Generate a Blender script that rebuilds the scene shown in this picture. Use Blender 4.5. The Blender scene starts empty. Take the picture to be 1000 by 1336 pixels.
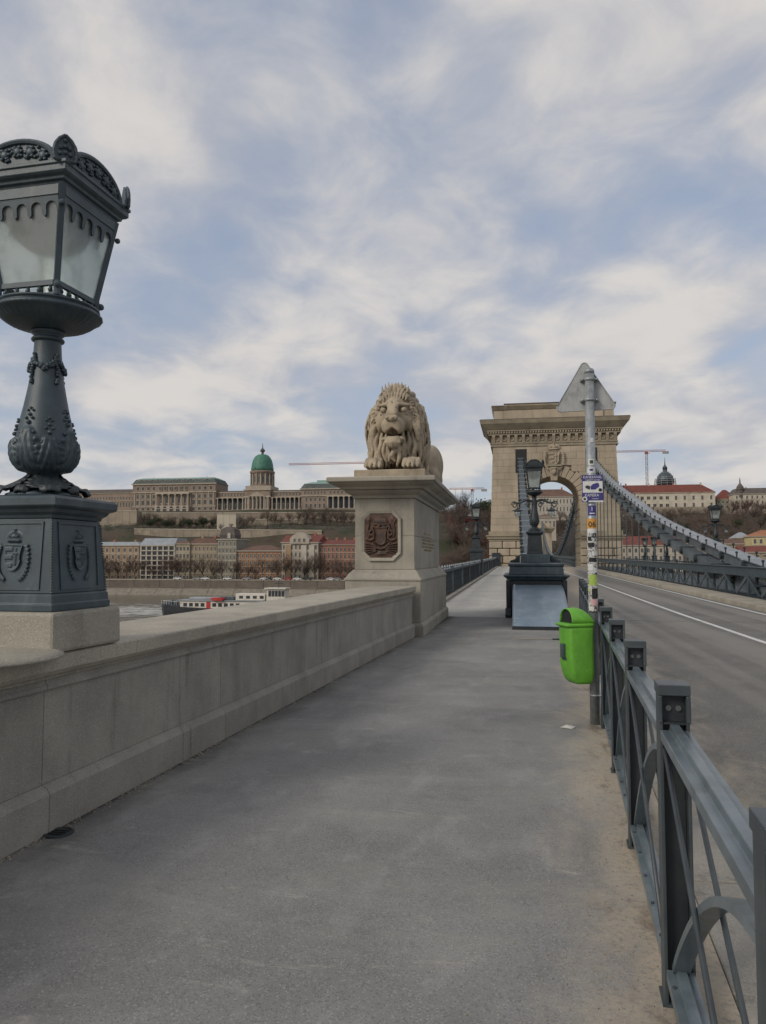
import bpy, math, random
import numpy as np
from mathutils import Vector, Matrix
random.seed(7); rng = np.random.default_rng(7)
R = math.radians; PI = math.pi
SC = bpy.context.scene; COL = SC.collection

# ------------------------------------------------------------------ camera
CAM_H = 1.55
PITCH = math.atan(.061); YAW = math.atan(.175*math.cos(PITCH))
cd = bpy.data.cameras.new('camera'); cam = bpy.data.objects.new('camera', cd); COL.objects.link(cam)
cd.sensor_fit = 'HORIZONTAL'; cd.sensor_width = 36; cd.lens = 36.0; cd.clip_start = .05; cd.clip_end = 9000
cam.location = (0, 0, CAM_H); cam.rotation_euler = (PI/2+PITCH, 0, YAW)
SC.camera = cam
SC.view_settings.view_transform = 'Standard'; SC.view_settings.look = 'None'
SC.view_settings.exposure = 0.18; SC.view_settings.gamma = 1.0; SC.view_settings.use_curve_mapping = False
SUN_AZ = R(222)      # compass-like angle: direction the light comes from, from +Y towards +X
SUN_EL = R(33)
SKX, SKY_ = 5.5, 7.7

# ------------------------------------------------------------------ node helpers
def N(nt, typ, **kw):
    n = nt.nodes.new(typ)
    for k, v in kw.items():
        if k.startswith('i_'):
            n.inputs[k[2:].replace('_', ' ')].default_value = v
        elif k.startswith('n_'):
            n.inputs[int(k[2:])].default_value = v
        else:
            setattr(n, k, v)
    return n
def ramp(nt, fac, stops, interp='LINEAR'):
    r = nt.nodes.new('ShaderNodeValToRGB'); r.color_ramp.interpolation = interp
    e = r.color_ramp.elements
    while len(e) < len(stops): e.new(.5)
    for el, (p, c) in zip(e, stops):
        el.position = p; el.color = c if len(c) == 4 else (*c, 1)
    nt.links.new(fac, r.inputs[0]); return r.outputs[0]
def mixc(nt, fac, a, b, mode='MIX'):
    m = nt.nodes.new('ShaderNodeMix'); m.data_type = 'RGBA'; m.blend_type = mode
    for s, v in ((0, fac), (6, a), (7, b)):
        if hasattr(v, 'node'): nt.links.new(v, m.inputs[s])
        elif s == 0: m.inputs[0].default_value = v
        else: m.inputs[s].default_value = (*v, 1) if len(v) == 3 else v
    return m.outputs[2]
def mth(nt, op, a, b=None, c=None, clamp=False):
    m = nt.nodes.new('ShaderNodeMath'); m.operation = op; m.use_clamp = clamp
    for i, v in enumerate((a, b, c)):
        if v is None: continue
        if hasattr(v, 'node'): nt.links.new(v, m.inputs[i])
        else: m.inputs[i].default_value = v
    return m.outputs[0]
def noise(nt, vec, scale, detail=4, rough=.55, dist=0.):
    n = nt.nodes.new('ShaderNodeTexNoise'); n.inputs['Scale'].default_value = scale
    n.inputs['Detail'].default_value = detail; n.inputs['Roughness'].default_value = rough
    n.inputs['Distortion'].default_value = dist
    if vec is not None: nt.links.new(vec, n.inputs['Vector'])
    return n.outputs[0]
def vscale(nt, vec, s, off=(0, 0, 0)):
    m = nt.nodes.new('ShaderNodeMapping'); m.inputs['Scale'].default_value = s; m.inputs['Location'].default_value = off
    nt.links.new(vec, m.inputs['Vector']); return m.outputs[0]
def sstep(nt, v, lo, hi):
    m = nt.nodes.new('ShaderNodeMapRange'); m.interpolation_type = 'SMOOTHSTEP'
    nt.links.new(v, m.inputs[0]); m.inputs[1].default_value = lo; m.inputs[2].default_value = hi
    return m.outputs[0]

# ------------------------------------------------------------------ world: sky with drifting cloud
W = bpy.data.worlds.new('World'); SC.world = W; W.use_nodes = True
nt = W.node_tree; nt.nodes.clear()
sky = N(nt, 'ShaderNodeTexSky', sky_type='NISHITA', sun_disc=False, sun_elevation=SUN_EL, sun_rotation=SUN_AZ,
        air_density=1.0, dust_density=1.6, ozone_density=1.4)
tc = N(nt, 'ShaderNodeTexCoord')
sep = N(nt, 'ShaderNodeSeparateXYZ'); nt.links.new(tc.outputs['Generated'], sep.inputs[0])
zz = mth(nt, 'MAXIMUM', sep.outputs[2], 0.0)
den = mth(nt, 'ADD', zz, .20)
cmb = N(nt, 'ShaderNodeCombineXYZ')
nt.links.new(mth(nt, 'DIVIDE', sep.outputs[0], den), cmb.inputs[0]); nt.links.new(mth(nt, 'DIVIDE', sep.outputs[1], den), cmb.inputs[1])
rot = N(nt, 'ShaderNodeMapping'); rot.inputs['Rotation'].default_value = (0, 0, R(-24)); nt.links.new(cmb.outputs[0], rot.inputs['Vector']); cv = rot.outputs[0]
big = noise(nt, vscale(nt, cv, (1.05, .85, 1), (SKX, SKY_, 0)), 1.0, 2, .45, .4)
med = noise(nt, vscale(nt, cv, (2.1, 1.8, 1), (7.3, 2.2, 0)), 1.0, 2, .45, .4)
fin = noise(nt, vscale(nt, cv, (5.2, 4.4, 1), (1.3, 9.2, 0)), 1.0, 6, .56, .35)
dens = mth(nt, 'ADD', mth(nt, 'MULTIPLY', big, .50), mth(nt, 'ADD', mth(nt, 'MULTIPLY', med, .36), mth(nt, 'MULTIPLY', fin, .24)))
cover = sstep(nt, dens, .42, .64)
shade = sstep(nt, mth(nt, 'ADD', mth(nt, 'MULTIPLY', med, .6), mth(nt, 'MULTIPLY', fin, .45)), .40, .66)
cloud = mixc(nt, shade, (4.15, 4.22, 4.6), (6.2, 5.9, 5.6))
skyc = mixc(nt, .60, sky.outputs[0], (3.7, 4.2, 5.2))      # blue seen through a thin high veil
out = mixc(nt, mth(nt, 'MULTIPLY', cover, .94), skyc, cloud)
out = mixc(nt, sstep(nt, sep.outputs[2], -.02, .03), (4.9, 5.0, 5.3), out)
bg = N(nt, 'ShaderNodeBackground'); bg.inputs[1].default_value = .10; nt.links.new(out, bg.inputs[0])
wo = N(nt, 'ShaderNodeOutputWorld'); nt.links.new(bg.outputs[0], wo.inputs[0])

# ------------------------------------------------------------------ sun behind thin cloud
sl = bpy.data.lights.new('sun', 'SUN'); sl.energy = 1.5; sl.angle = R(18); sl.color = (1, .93, .82)
so = bpy.data.objects.new('sun', sl); COL.objects.link(so)
sd = Vector((math.sin(SUN_AZ)*math.cos(SUN_EL), math.cos(SUN_AZ)*math.cos(SUN_EL), math.sin(SUN_EL)))
so.rotation_euler = sd.to_track_quat('Z', 'Y').to_euler(); so.location = (0, -30, 40)

# ------------------------------------------------------------------ survey: a direction from the camera cut by a real plane
_fw = Vector((-math.sin(YAW)*math.cos(PITCH), math.cos(YAW)*math.cos(PITCH), math.sin(PITCH)))
_rt = Vector((math.cos(YAW), math.sin(YAW), 0)); _up = _rt.cross(_fw)
def at(px, py, Y):
    r = _fw+_rt*((px-500)/1000)-_up*((py-668)/1000)
    return Vector((0, 0, CAM_H))+r*(Y/r.y)

# ------------------------------------------------------------------ mesh builder
class MB:
    def __init__(s): s.v = []; s.f = []; s.m = []
    def add(s, vs, fs, mi=0):
        o = len(s.v); s.v.extend([tuple(p) for p in vs])
        s.f.extend([tuple(i+o for i in f) for f in fs]); s.m.extend([mi]*len(fs)); return s
    def box(s, c, d, mi=0, rz=0, top=None):
        """centre c, size d; top = (sx, sy) scale of the upper face"""
        tx, ty = top or (1, 1); vs = []
        ca, sa = math.cos(rz), math.sin(rz)
        for k, (qx, qy) in ((-1, (1, 1)), (1, (tx, ty))):
            for (i, j) in ((-1, -1), (1, -1), (1, 1), (-1, 1)):
                x, y = i*d[0]/2*qx, j*d[1]/2*qy
                vs.append((c[0]+x*ca-y*sa, c[1]+x*sa+y*ca, c[2]+k*d[2]/2))
        return s.add(vs, [(3, 2, 1, 0), (4, 5, 6, 7), (0, 1, 5, 4), (1, 2, 6, 5), (2, 3, 7, 6), (3, 0, 4, 7)], mi)
    def b2(s, a, b, mi=0):
        return s.box([(a[i]+b[i])/2 for i in range(3)], [abs(b[i]-a[i]) for i in range(3)], mi)
    def beam(s, p, q, w, h, mi=0, up=(0, 0, 1)):
        p, q = Vector(p), Vector(q); d = (q-p).normalized(); u = Vector(up)
        if abs(d.dot(u)) > .98: u = Vector((0, 1, 0))
        r = d.cross(u).normalized(); u = r.cross(d)
        vs = [P+r*i*w/2+u*j*h/2 for P in (p, q) for (i, j) in ((-1, -1), (1, -1), (1, 1), (-1, 1))]
        return s.add(vs, [(0, 1, 2, 3), (7, 6, 5, 4), (0, 4, 5, 1), (1, 5, 6, 2), (2, 6, 7, 3), (3, 7, 4, 0)], mi)
    def tube(s, pts, rad, n=8, mi=0, cap=True):
        pts = [Vector(p) for p in pts]
        if not hasattr(rad, '__len__'): rad = [rad]*len(pts)
        rings = []; prev = None
        for i, p in enumerate(pts):
            d = (pts[min(i+1, len(pts)-1)]-pts[max(i-1, 0)]).normalized()
            u = prev if prev is not None else (Vector((0, 0, 1)) if abs(d.z) < .9 else Vector((1, 0, 0)))
            r = d.cross(u).normalized(); u = r.cross(d).normalized(); prev = u
            rings.append([p+(r*math.cos(2*PI*k/n)+u*math.sin(2*PI*k/n))*rad[i] for k in range(n)])
        return s.rings(rings, mi, cap)
    def rings(s, rings, mi=0, cap=True):
        n = len(rings[0]); vs = [p for r in rings for p in r]; fs = []
        for i in range(len(rings)-1):
            for k in range(n):
                a, b = i*n+k, i*n+(k+1) % n; fs.append((a, b, b+n, a+n))
        if cap: fs += [tuple(range(n-1, -1, -1)), tuple((len(rings)-1)*n+k for k in range(n))]
        return s.add(vs, fs, mi)
    def lathe(s, prof, n=24, c=(0, 0, 0), mi=0, fn=None, cap=True):
        rings = []
        for (r, z) in prof:
            ring = []
            for k in range(n):
                t = 2*PI*k/n; rr = r+(fn(t, z, r) if fn else 0)
                ring.append((c[0]+rr*math.cos(t), c[1]+rr*math.sin(t), c[2]+z))
            rings.append(ring)
        return s.rings(rings, mi, cap)
    def sq(s, prof, c=(0, 0, 0), mi=0, ax=1, ay=1, cap=True):
        """stack of rectangles: prof = (half size, z)"""
        return s.rings([[(c[0]+i*h*ax, c[1]+j*h*ay, c[2]+z) for (i, j) in ((-1, -1), (1, -1), (1, 1), (-1, 1))] for (h, z) in prof], mi, cap)
    def rect(s, prof, mi=0, cap=True):
        """stack of rectangles: (x0,x1,y0,y1,z)"""
        return s.rings([[(a, c, z), (b, c, z), (b, d, z), (a, d, z)] for (a, b, c, d, z) in prof], mi, cap)
    def prism(s, poly, p0, ex, ey, ez, mi=0):
        """2D polygon in the plane (ex, ey) at p0, thick along vector ez"""
        p0, ex, ey, ez = Vector(p0), Vector(ex), Vector(ey), Vector(ez); n = len(poly)
        vs = [p0+ex*a+ey*b for a, b in poly]+[p0+ex*a+ey*b+ez for a, b in poly]
        fs = [tuple(range(n-1, -1, -1)), tuple(range(n, 2*n))]+[(i, (i+1) % n, n+(i+1) % n, n+i) for i in range(n)]
        return s.add(vs, fs, mi)
    def ball(s, c, r, n=10, m=6, mi=0):
        r = r if hasattr(r, '__len__') else (r, r, r); rings = []
        for i in range(1, m):
            t = PI*i/m
            rings.append([(c[0]+r[0]*math.sin(t)*math.cos(2*PI*k/n), c[1]+r[1]*math.sin(t)*math.sin(2*PI*k/n), c[2]-r[2]*math.cos(t)) for k in range(n)])
        return s.rings(rings, mi, True)
    def mesh(s, name, mats, smooth=False):
        me = bpy.data.meshes.new(name); me.from_pydata([tuple(v) for v in s.v], [], s.f)
        for m in (mats if isinstance(mats, (list, tuple)) else [mats]): me.materials.append(M[m])
        if any(s.m): me.polygons.foreach_set('material_index', s.m)
        if smooth: me.polygons.foreach_set('use_smooth', [True]*len(s.f))
        me.update(); return me
    def build(s, name, mats, parent=None, smooth=False, bevel=0, loc=None, seg=2):
        o = bpy.data.objects.new(name, s.mesh(name, mats, smooth)); COL.objects.link(o)
        if parent is not None: o.parent = parent
        if loc is not None: o.location = loc
        if bevel:
            b = o.modifiers.new('bevel', 'BEVEL'); b.width = bevel; b.segments = seg; b.limit_method = 'ANGLE'; b.angle_limit = R(40)
            b.harden_normals = False
        return o
def npmesh(name, V, F, mats, smooth=True, mi=None):
    me = bpy.data.meshes.new(name); V = np.asarray(V, np.float32); F = np.asarray(F, np.int32)
    k = F.shape[1]
    me.vertices.add(len(V)); me.vertices.foreach_set('co', V.ravel())
    me.loops.add(F.size); me.loops.foreach_set('vertex_index', F.ravel())
    me.polygons.add(len(F)); me.polygons.foreach_set('loop_start', np.arange(0, F.size, k, dtype=np.int32))
    me.polygons.foreach_set('loop_total', np.full(len(F), k, np.int32))
    if smooth: me.polygons.foreach_set('use_smooth', np.ones(len(F), bool))
    for m in (mats if isinstance(mats, (list, tuple)) else [mats]): me.materials.append(M[m])
    if mi is not None: me.polygons.foreach_set('material_index', np.asarray(mi, np.int32))
    me.update(calc_edges=True); me.validate(); return me
def link(name, me, parent=None, loc=None, rz=None, scale=None):
    o = bpy.data.objects.new(name, me); COL.objects.link(o)
    if parent is not None: o.parent = parent
    if loc is not None: o.location = loc
    if rz is not None: o.rotation_euler = (0, 0, rz)
    if scale is not None: o.scale = scale
    return o
def tag(o, label=None, cat=None, group=None, kind=None):
    if label: o['label'] = label
    if cat: o['category'] = cat
    if group: o['group'] = group
    if kind: o['kind'] = kind
    return o
def thing(name, label, cat, loc=(0, 0, 0), rz=0, group=None):
    o = bpy.data.objects.new(name, None); COL.objects.link(o); o.location = loc; o.rotation_euler = (0, 0, rz); o.empty_display_size = .2
    return tag(o, label, cat, group)
def struct(o): o['kind'] = 'structure'; return o
KIDS = {}
def copy_tree(o, parent=None):
    c = o.copy(); COL.objects.link(c)
    if parent is not None: c.parent = parent
    for ch in o.children: copy_tree(ch, c)
    return c
ORD = ['first', 'second', 'third', 'fourth', 'fifth', 'sixth', 'seventh', 'eighth', 'ninth', 'tenth', 'eleventh', 'twelfth', 'thirteenth', 'fourteenth', 'fifteenth', 'sixteenth', 'seventeenth', 'eighteenth', 'nineteenth', 'twentieth']

# ------------------------------------------------------------------ materials
M = {}
def mk(name, c1, c2=None, scale=3., rough=.75, bump=0., bscale=40., metal=0., rnd=.0, stain=None, sscale=(1.2, 1.2, .25), samt=.5, detail=6, spec=None, lo=.35, hi=.68, grain=0., gscale=260., streak=None):
    """two tones broken by noise, per-piece brightness, streaky stains, fine relief"""
    m = bpy.data.materials.new(name); m.use_nodes = True; t = m.node_tree; b = t.nodes['Principled BSDF']
    g = N(t, 'ShaderNodeNewGeometry'); pos = g.outputs['Position']
    col = c1
    if c2 is not None:
        col = mixc(t, sstep(t, noise(t, pos, scale, detail, .6), lo, hi), c1, c2)
    if stain is not None:
        sv = vscale(t, pos, sscale, (5, 3, 1))
        col = mixc(t, mth(t, 'MULTIPLY', sstep(t, noise(t, sv, 1., 6, .62, .3), .48, .72), samt), col, stain)
    if streak is not None:          # rain run-off: thin, mostly vertical
        k_ = mth(t, 'MULTIPLY', sstep(t, noise(t, vscale(t, pos, (9, 9, .55), (1, 7, 2)), 1., 5, .6), .52, .70), sstep(t, noise(t, vscale(t, pos, (.8, .8, 1.6), (3, 1, 0)), 1., 3, .5), .42, .62))
        col = mixc(t, mth(t, 'MULTIPLY', k_, .6), col, streak)
    if grain:
        vo = N(t, 'ShaderNodeTexVoronoi'); vo.inputs['Scale'].default_value = gscale; t.links.new(pos, vo.inputs['Vector'])
        sp_ = N(t, 'ShaderNodeSeparateColor'); t.links.new(vo.outputs['Color'], sp_.inputs[0])
        dk = tuple(x*.45 for x in c1); lt = tuple(min(1, x*1.6) for x in c1)
        col = mixc(t, mth(t, 'MULTIPLY', sstep(t, sp_.outputs[0], .72, .95), grain), col, lt); col = mixc(t, mth(t, 'MULTIPLY', sstep(t, sp_.outputs[1], .72, .95), grain), col, dk)
    if rnd:
        oi = N(t, 'ShaderNodeObjectInfo')
        k = mth(t, 'ADD', mth(t, 'MULTIPLY', oi.outputs['Random'], 2*rnd), 1-rnd)
        hs = N(t, 'ShaderNodeHueSaturation'); t.links.new(k, hs.inputs['Value'])
        if hasattr(col, 'node'): t.links.new(col, hs.inputs['Color'])
        else: hs.inputs['Color'].default_value = (*col, 1)
        col = hs.outputs[0]
    if hasattr(col, 'node'): t.links.new(col, b.inputs['Base Color'])
    else: b.inputs['Base Color'].default_value = (*col, 1)
    b.inputs['Roughness'].default_value = rough; b.inputs['Metallic'].default_value = metal
    if spec is not None: b.inputs['Specular IOR Level'].default_value = spec
    if bump:
        bn = N(t, 'ShaderNodeBump'); bn.inputs['Strength'].default_value = bump; bn.inputs['Distance'].default_value = .02
        t.links.new(noise(t, pos, bscale, 5, .65), bn.inputs['Height']); t.links.new(bn.outputs[0], b.inputs['Normal'])
    M[name] = m; return m
mk('granite', (.315, .292, .252), (.24, .224, .195), 2.2, .8, .4, 120, rnd=.05, stain=(.125, .113, .096), sscale=(1.6, 1.6, .5), samt=.42, grain=.3, gscale=170, streak=(.085, .078, .07))
mk('coping', (.40, .36, .29), (.31, .28, .23), 1.8, .8, .25, 90, rnd=.05, stain=(.20, .185, .155), sscale=(1.6, 1.6, 1.6), samt=.5, grain=.45, gscale=170)  # paler than the wall granite: light on the top put into the colour
mk('granite_fine', (.345, .315, .255), (.26, .24, .20), 1.4, .8, .25, 120, rnd=.04, stain=(.16, .145, .12), sscale=(2.2, 2.2, .35), samt=.5, grain=.4, gscale=170, streak=(.12, .105, .085))
mk('lion_stone', (.42, .345, .245), (.32, .265, .19), 3.5, .85, .3, 60, stain=(.13, .105, .08), sscale=(2.5, 2.5, .8), samt=.6)
mk('tower_stone', (.43, .355, .26), (.355, .295, .218), .35, .85, .15, 6, rnd=.06, stain=(.24, .195, .14), sscale=(.5, .5, .08), samt=.55, streak=(.2, .17, .125))
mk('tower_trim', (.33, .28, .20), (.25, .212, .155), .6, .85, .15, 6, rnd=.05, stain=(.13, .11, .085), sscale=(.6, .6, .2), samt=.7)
mk('iron', (.036, .056, .068), (.054, .080, .095), 6, .45, .15, 160, rnd=.05, stain=(.022, .030, .033), sscale=(6, 6, 2), samt=.6, streak=(.10, .115, .115))
mk('iron_light', (.060, .078, .088), (.085, .105, .115), 4, .45, .1, 160, rnd=.08, stain=(.04, .05, .055), sscale=(4, 4, 1.2), samt=.5)
mk('iron_dark', (.018, .024, .028), (.030, .038, .042), 6, .5, .1, 120, rnd=.08)
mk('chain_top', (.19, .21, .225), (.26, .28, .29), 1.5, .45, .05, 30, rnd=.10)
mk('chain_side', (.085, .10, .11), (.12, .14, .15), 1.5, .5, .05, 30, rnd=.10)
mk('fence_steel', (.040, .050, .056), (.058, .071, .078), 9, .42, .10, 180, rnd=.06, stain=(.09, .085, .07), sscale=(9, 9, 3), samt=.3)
mk('fence_web', (.017, .022, .026), (.026, .032, .036), 9, .5, .08, 160, stain=(.05, .047, .04), sscale=(9, 9, 3), samt=.25)  # darker copy of the post steel: recess shade put into the colour
mk('fence_rail', (.098, .125, .140), (.145, .180, .198), 7, .28, .08, 160, rnd=.06, stain=(.07, .075, .075), sscale=(7, 7, 7), samt=.5)
mk('bolt', (.16, .165, .165), (.10, .10, .10), 40, .4, metal=.6)
mk('galv', (.26, .28, .29), (.36, .38, .39), 18, .45, .05, 120, metal=.35, rnd=.02, stain=(.16, .16, .155), sscale=(14, 14, 2), samt=.5)
mk('sign_back', (.40, .40, .39), (.33, .33, .32), 9, .5, .03, 100, metal=.25, stain=(.15, .145, .14), sscale=(12, 12, 5), samt=.5)
mk('casing', (.22, .29, .345), (.16, .215, .265), 2.5, .32, .05, 40, metal=.25, stain=(.34, .40, .44), sscale=(3, 1.2, 1.2), samt=.45)
mk('bin_green', (.165, .47, .045), (.135, .40, .038), 8, .5, .08, 90, stain=(.06, .16, .03), sscale=(16, 16, 5), samt=.22, grain=.10, gscale=38, streak=(.07, .19, .03))
mk('black', (.012, .012, .013), rough=.6)
mk('relief_iron', (.085, .042, .026), (.042, .026, .020), 9, .55, .25, 140, stain=(.16, .075, .035), sscale=(6, 6, 2), samt=.5)
mk('paint_white', (.62, .62, .60), (.42, .41, .39), 6, .7, .1, 120, lo=.45, hi=.75)
mk('kerb_stone', (.36, .32, .25), (.27, .24, .19), 1.5, .85, .2, 60, rnd=.08, stain=(.18, .16, .13), sscale=(2, 2, 2), samt=.5)
mk('deck_side', (.06, .07, .075), (.09, .10, .105), .8, .7)
mk('paper', (.62, .60, .54), (.45, .43, .38), 30, .8)
mk('white_paint', (.70, .70, .68), (.58, .58, .55), 2, .6)
mk('blue_paint', (.035, .030, .16), (.05, .045, .2), 20, .5)
mk('sign_white', (.66, .66, .64), (.55, .55, .53), 30, .5)
mk('orange_sticker', (.62, .30, .05), (.5, .24, .05), 60, .6)
mk('gilt', (.34, .27, .13), (.26, .21, .11), 60, .6)
mk('lime', (.40, .55, .10), (.3, .42, .08), 60, .6)
mk('pink', (.62, .36, .36), rough=.6)
mk('far_stone', (.28, .225, .17), (.215, .175, .135), .12, .9, rnd=.05, stain=(.19, .155, .12), sscale=(.2, .2, .06), samt=.5)
mk('far_pale', (.46, .41, .32), (.39, .345, .27), .12, .9, rnd=.04)
mk('castle_wall', (.275, .208, .16), (.21, .16, .125), .15, .9, rnd=.04, stain=(.17, .135, .11), sscale=(.25, .25, .06), samt=.5)
mk('castle_trim', (.40, .345, .275), (.33, .285, .225), .3, .9, rnd=.06)
mk('castle_roof', (.06, .066, .06), (.09, .11, .10), .2, .8)
mk('copper_pale', (.25, .37, .33), (.19, .29, .26), .2, .7)
mk('copper', (.045, .15, .10), (.065, .205, .14), .35, .6, stain=(.03, .095, .07), sscale=(1.2, 1.2, .15), samt=.6)
mk('dark_roof', (.085, .070, .062), (.12, .10, .085), .3, .85)
mk('brown_roof', (.11, .062, .045), (.15, .085, .06), .3, .85)
mk('grey_roof', (.24, .26, .28), (.30, .32, .33), .3, .6)
mk('red_roof', (.175, .048, .034), (.13, .040, .030), .25, .85, stain=(.12, .04, .03), sscale=(.5, .5, .2), samt=.5)
mk('orange_roof', (.33, .14, .07), (.25, .11, .06), .3, .85)
for nm, c in dict(w_tan=(0.344, 0.232, 0.142), w_cream=(0.404, 0.335, 0.219), w_ochre=(0.327, 0.258, 0.163), w_greygreen=(0.258, 0.245, 0.194), w_orange=(0.284, 0.142, 0.073),
                  w_white=(0.430, 0.378, 0.310), w_brick=(0.327, 0.146, 0.099), w_glass=(.12, .135, .15), w_pale=(0.473, 0.430, 0.361), w_barrack=(.56, .50, .40), w_yellow=(.55, .46, .24)).items():
    mk(nm, c, tuple(x*.8 for x in c), .25, .9, rnd=.02, stain=tuple(x*.5 for x in c), sscale=(.3, .3, .08), samt=.4)
mk('win_frame', (.50, .45, .37), rough=.8)
mk('pane', (.022, .024, .028), (.05, .055, .06), .7, .15)
mk('quay_stone', (.165, .135, .11), (.125, .105, .086), .25, .95, rnd=.06, stain=(.10, .085, .07), sscale=(.2, .2, .5), samt=.6)
mk('quay_low', (.235, .205, .165), (.17, .15, .12), .5, .95, stain=(.14, .13, .09), sscale=(.4, .4, 1.5), samt=.6)
mk('wall_far', (.33, .275, .205), (.24, .20, .155), .15, .95, rnd=.04, stain=(.20, .165, .125), sscale=(.25, .25, .08), samt=.6)
mk('bark', (.060, .048, .040), (.085, .068, .056), 3, .9)
mk('twig', (.14, .10, .078), (.092, .068, .056), .25, .95, rnd=.25)
mk('twig_red', (.105, .055, .042), (.075, .042, .035), .25, .95, rnd=.25)
mk('leaf_green', (.035, .05, .022), (.055, .07, .03), .4, .8, rnd=.2)
mk('leaf_red', (.17, .035, .03), (.11, .03, .025), .6, .8, rnd=.15)
mk('leaf_rust', (.17, .075, .03), (.11, .05, .025), .5, .85, rnd=.2)
mk('crane_red', (.28, .07, .06), rough=.6)
mk('crane_grey', (.30, .29, .28), rough=.6)
mk('hull_black', (.02, .022, .028), rough=.4)
mk('boat_white', (.62, .58, .50), (.52, .48, .41), 1.5, .5)
mk('boat_red', (.42, .03, .03), rough=.45)
mk('foam', (.55, .54, .50), (.42, .41, .38), 1., .9)
mk('car_white', (.6, .6, .6), rough=.3); mk('car_dark', (.03, .03, .035), rough=.3); mk('car_red', (.3, .03, .03), rough=.3); mk('car_grey', (.25, .26, .27), rough=.3)
# ------------------------------------------------------------------ special surfaces
def newmat(name):
    m = bpy.data.materials.new(name); m.use_nodes = True; M[name] = m
    t = m.node_tree; b = t.nodes['Principled BSDF']; g = N(t, 'ShaderNodeNewGeometry')
    return m, t, b, g.outputs['Position']
def asphalt(name, c1, c2, speck, dirt=None):
    m, t, b, pos = newmat(name)
    col = mixc(t, sstep(t, noise(t, pos, .55, 5, .6), .32, .68), c1, c2)
    wv = vscale(t, pos, (2.2, .9, 1), (3, 4, 0))
    col = mixc(t, mth(t, 'MULTIPLY', sstep(t, noise(t, wv, 1.6, 6, .65), .5, .72), .38), col, tuple(min(1, x*1.45) for x in c2))
    col = mixc(t, mth(t, 'MULTIPLY', sstep(t, noise(t, pos, 2.6, 6, .7, .4), .5, .75), .35), col, tuple(x*.62 for x in c1))
    vo = N(t, 'ShaderNodeTexVoronoi'); vo.inputs['Scale'].default_value = 150; t.links.new(pos, vo.inputs['Vector'])
    sp = N(t, 'ShaderNodeSeparateColor'); t.links.new(vo.outputs['Color'], sp.inputs[0])
    col = mixc(t, mth(t, 'MULTIPLY', sstep(t, sp.outputs[0], .82, .98), speck), col, (.44, .43, .40))
    col = mixc(t, mth(t, 'MULTIPLY', sstep(t, sp.outputs[1], .70, .95), speck*.9), col, (.05, .05, .05))
    v2 = N(t, 'ShaderNodeTexVoronoi'); v2.inputs['Scale'].default_value = 1.7; t.links.new(vscale(t, pos, (1, 1, 0)), v2.inputs['Vector'])   # trodden gum
    s2 = N(t, 'ShaderNodeSeparateColor'); t.links.new(v2.outputs['Color'], s2.inputs[0])
    gum = mth(t, 'MULTIPLY', mth(t, 'LESS_THAN', v2.outputs['Distance'], mth(t, 'MULTIPLY', s2.outputs[0], .028)), mth(t, 'GREATER_THAN', s2.outputs[1], .45))
    col = mixc(t, mth(t, 'MULTIPLY', gum, .55), col, mixc(t, mth(t, 'GREATER_THAN', s2.outputs[2], .5), (.07, .07, .068), (.42, .41, .38)))
    if dirt: col = dirt(t, pos, col)
    t.links.new(col, b.inputs['Base Color']); b.inputs['Roughness'].default_value = .82; b.inputs['Specular IOR Level'].default_value = .3
    bn = N(t, 'ShaderNodeBump'); bn.inputs['Strength'].default_value = .55; bn.inputs['Distance'].default_value = .006
    t.links.new(mth(t, 'ADD', noise(t, pos, 150, 3, .6), mth(t, 'MULTIPLY', noise(t, pos, 9, 4, .6), 1.5)), bn.inputs['Height']); t.links.new(bn.outputs[0], b.inputs['Normal'])
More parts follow.
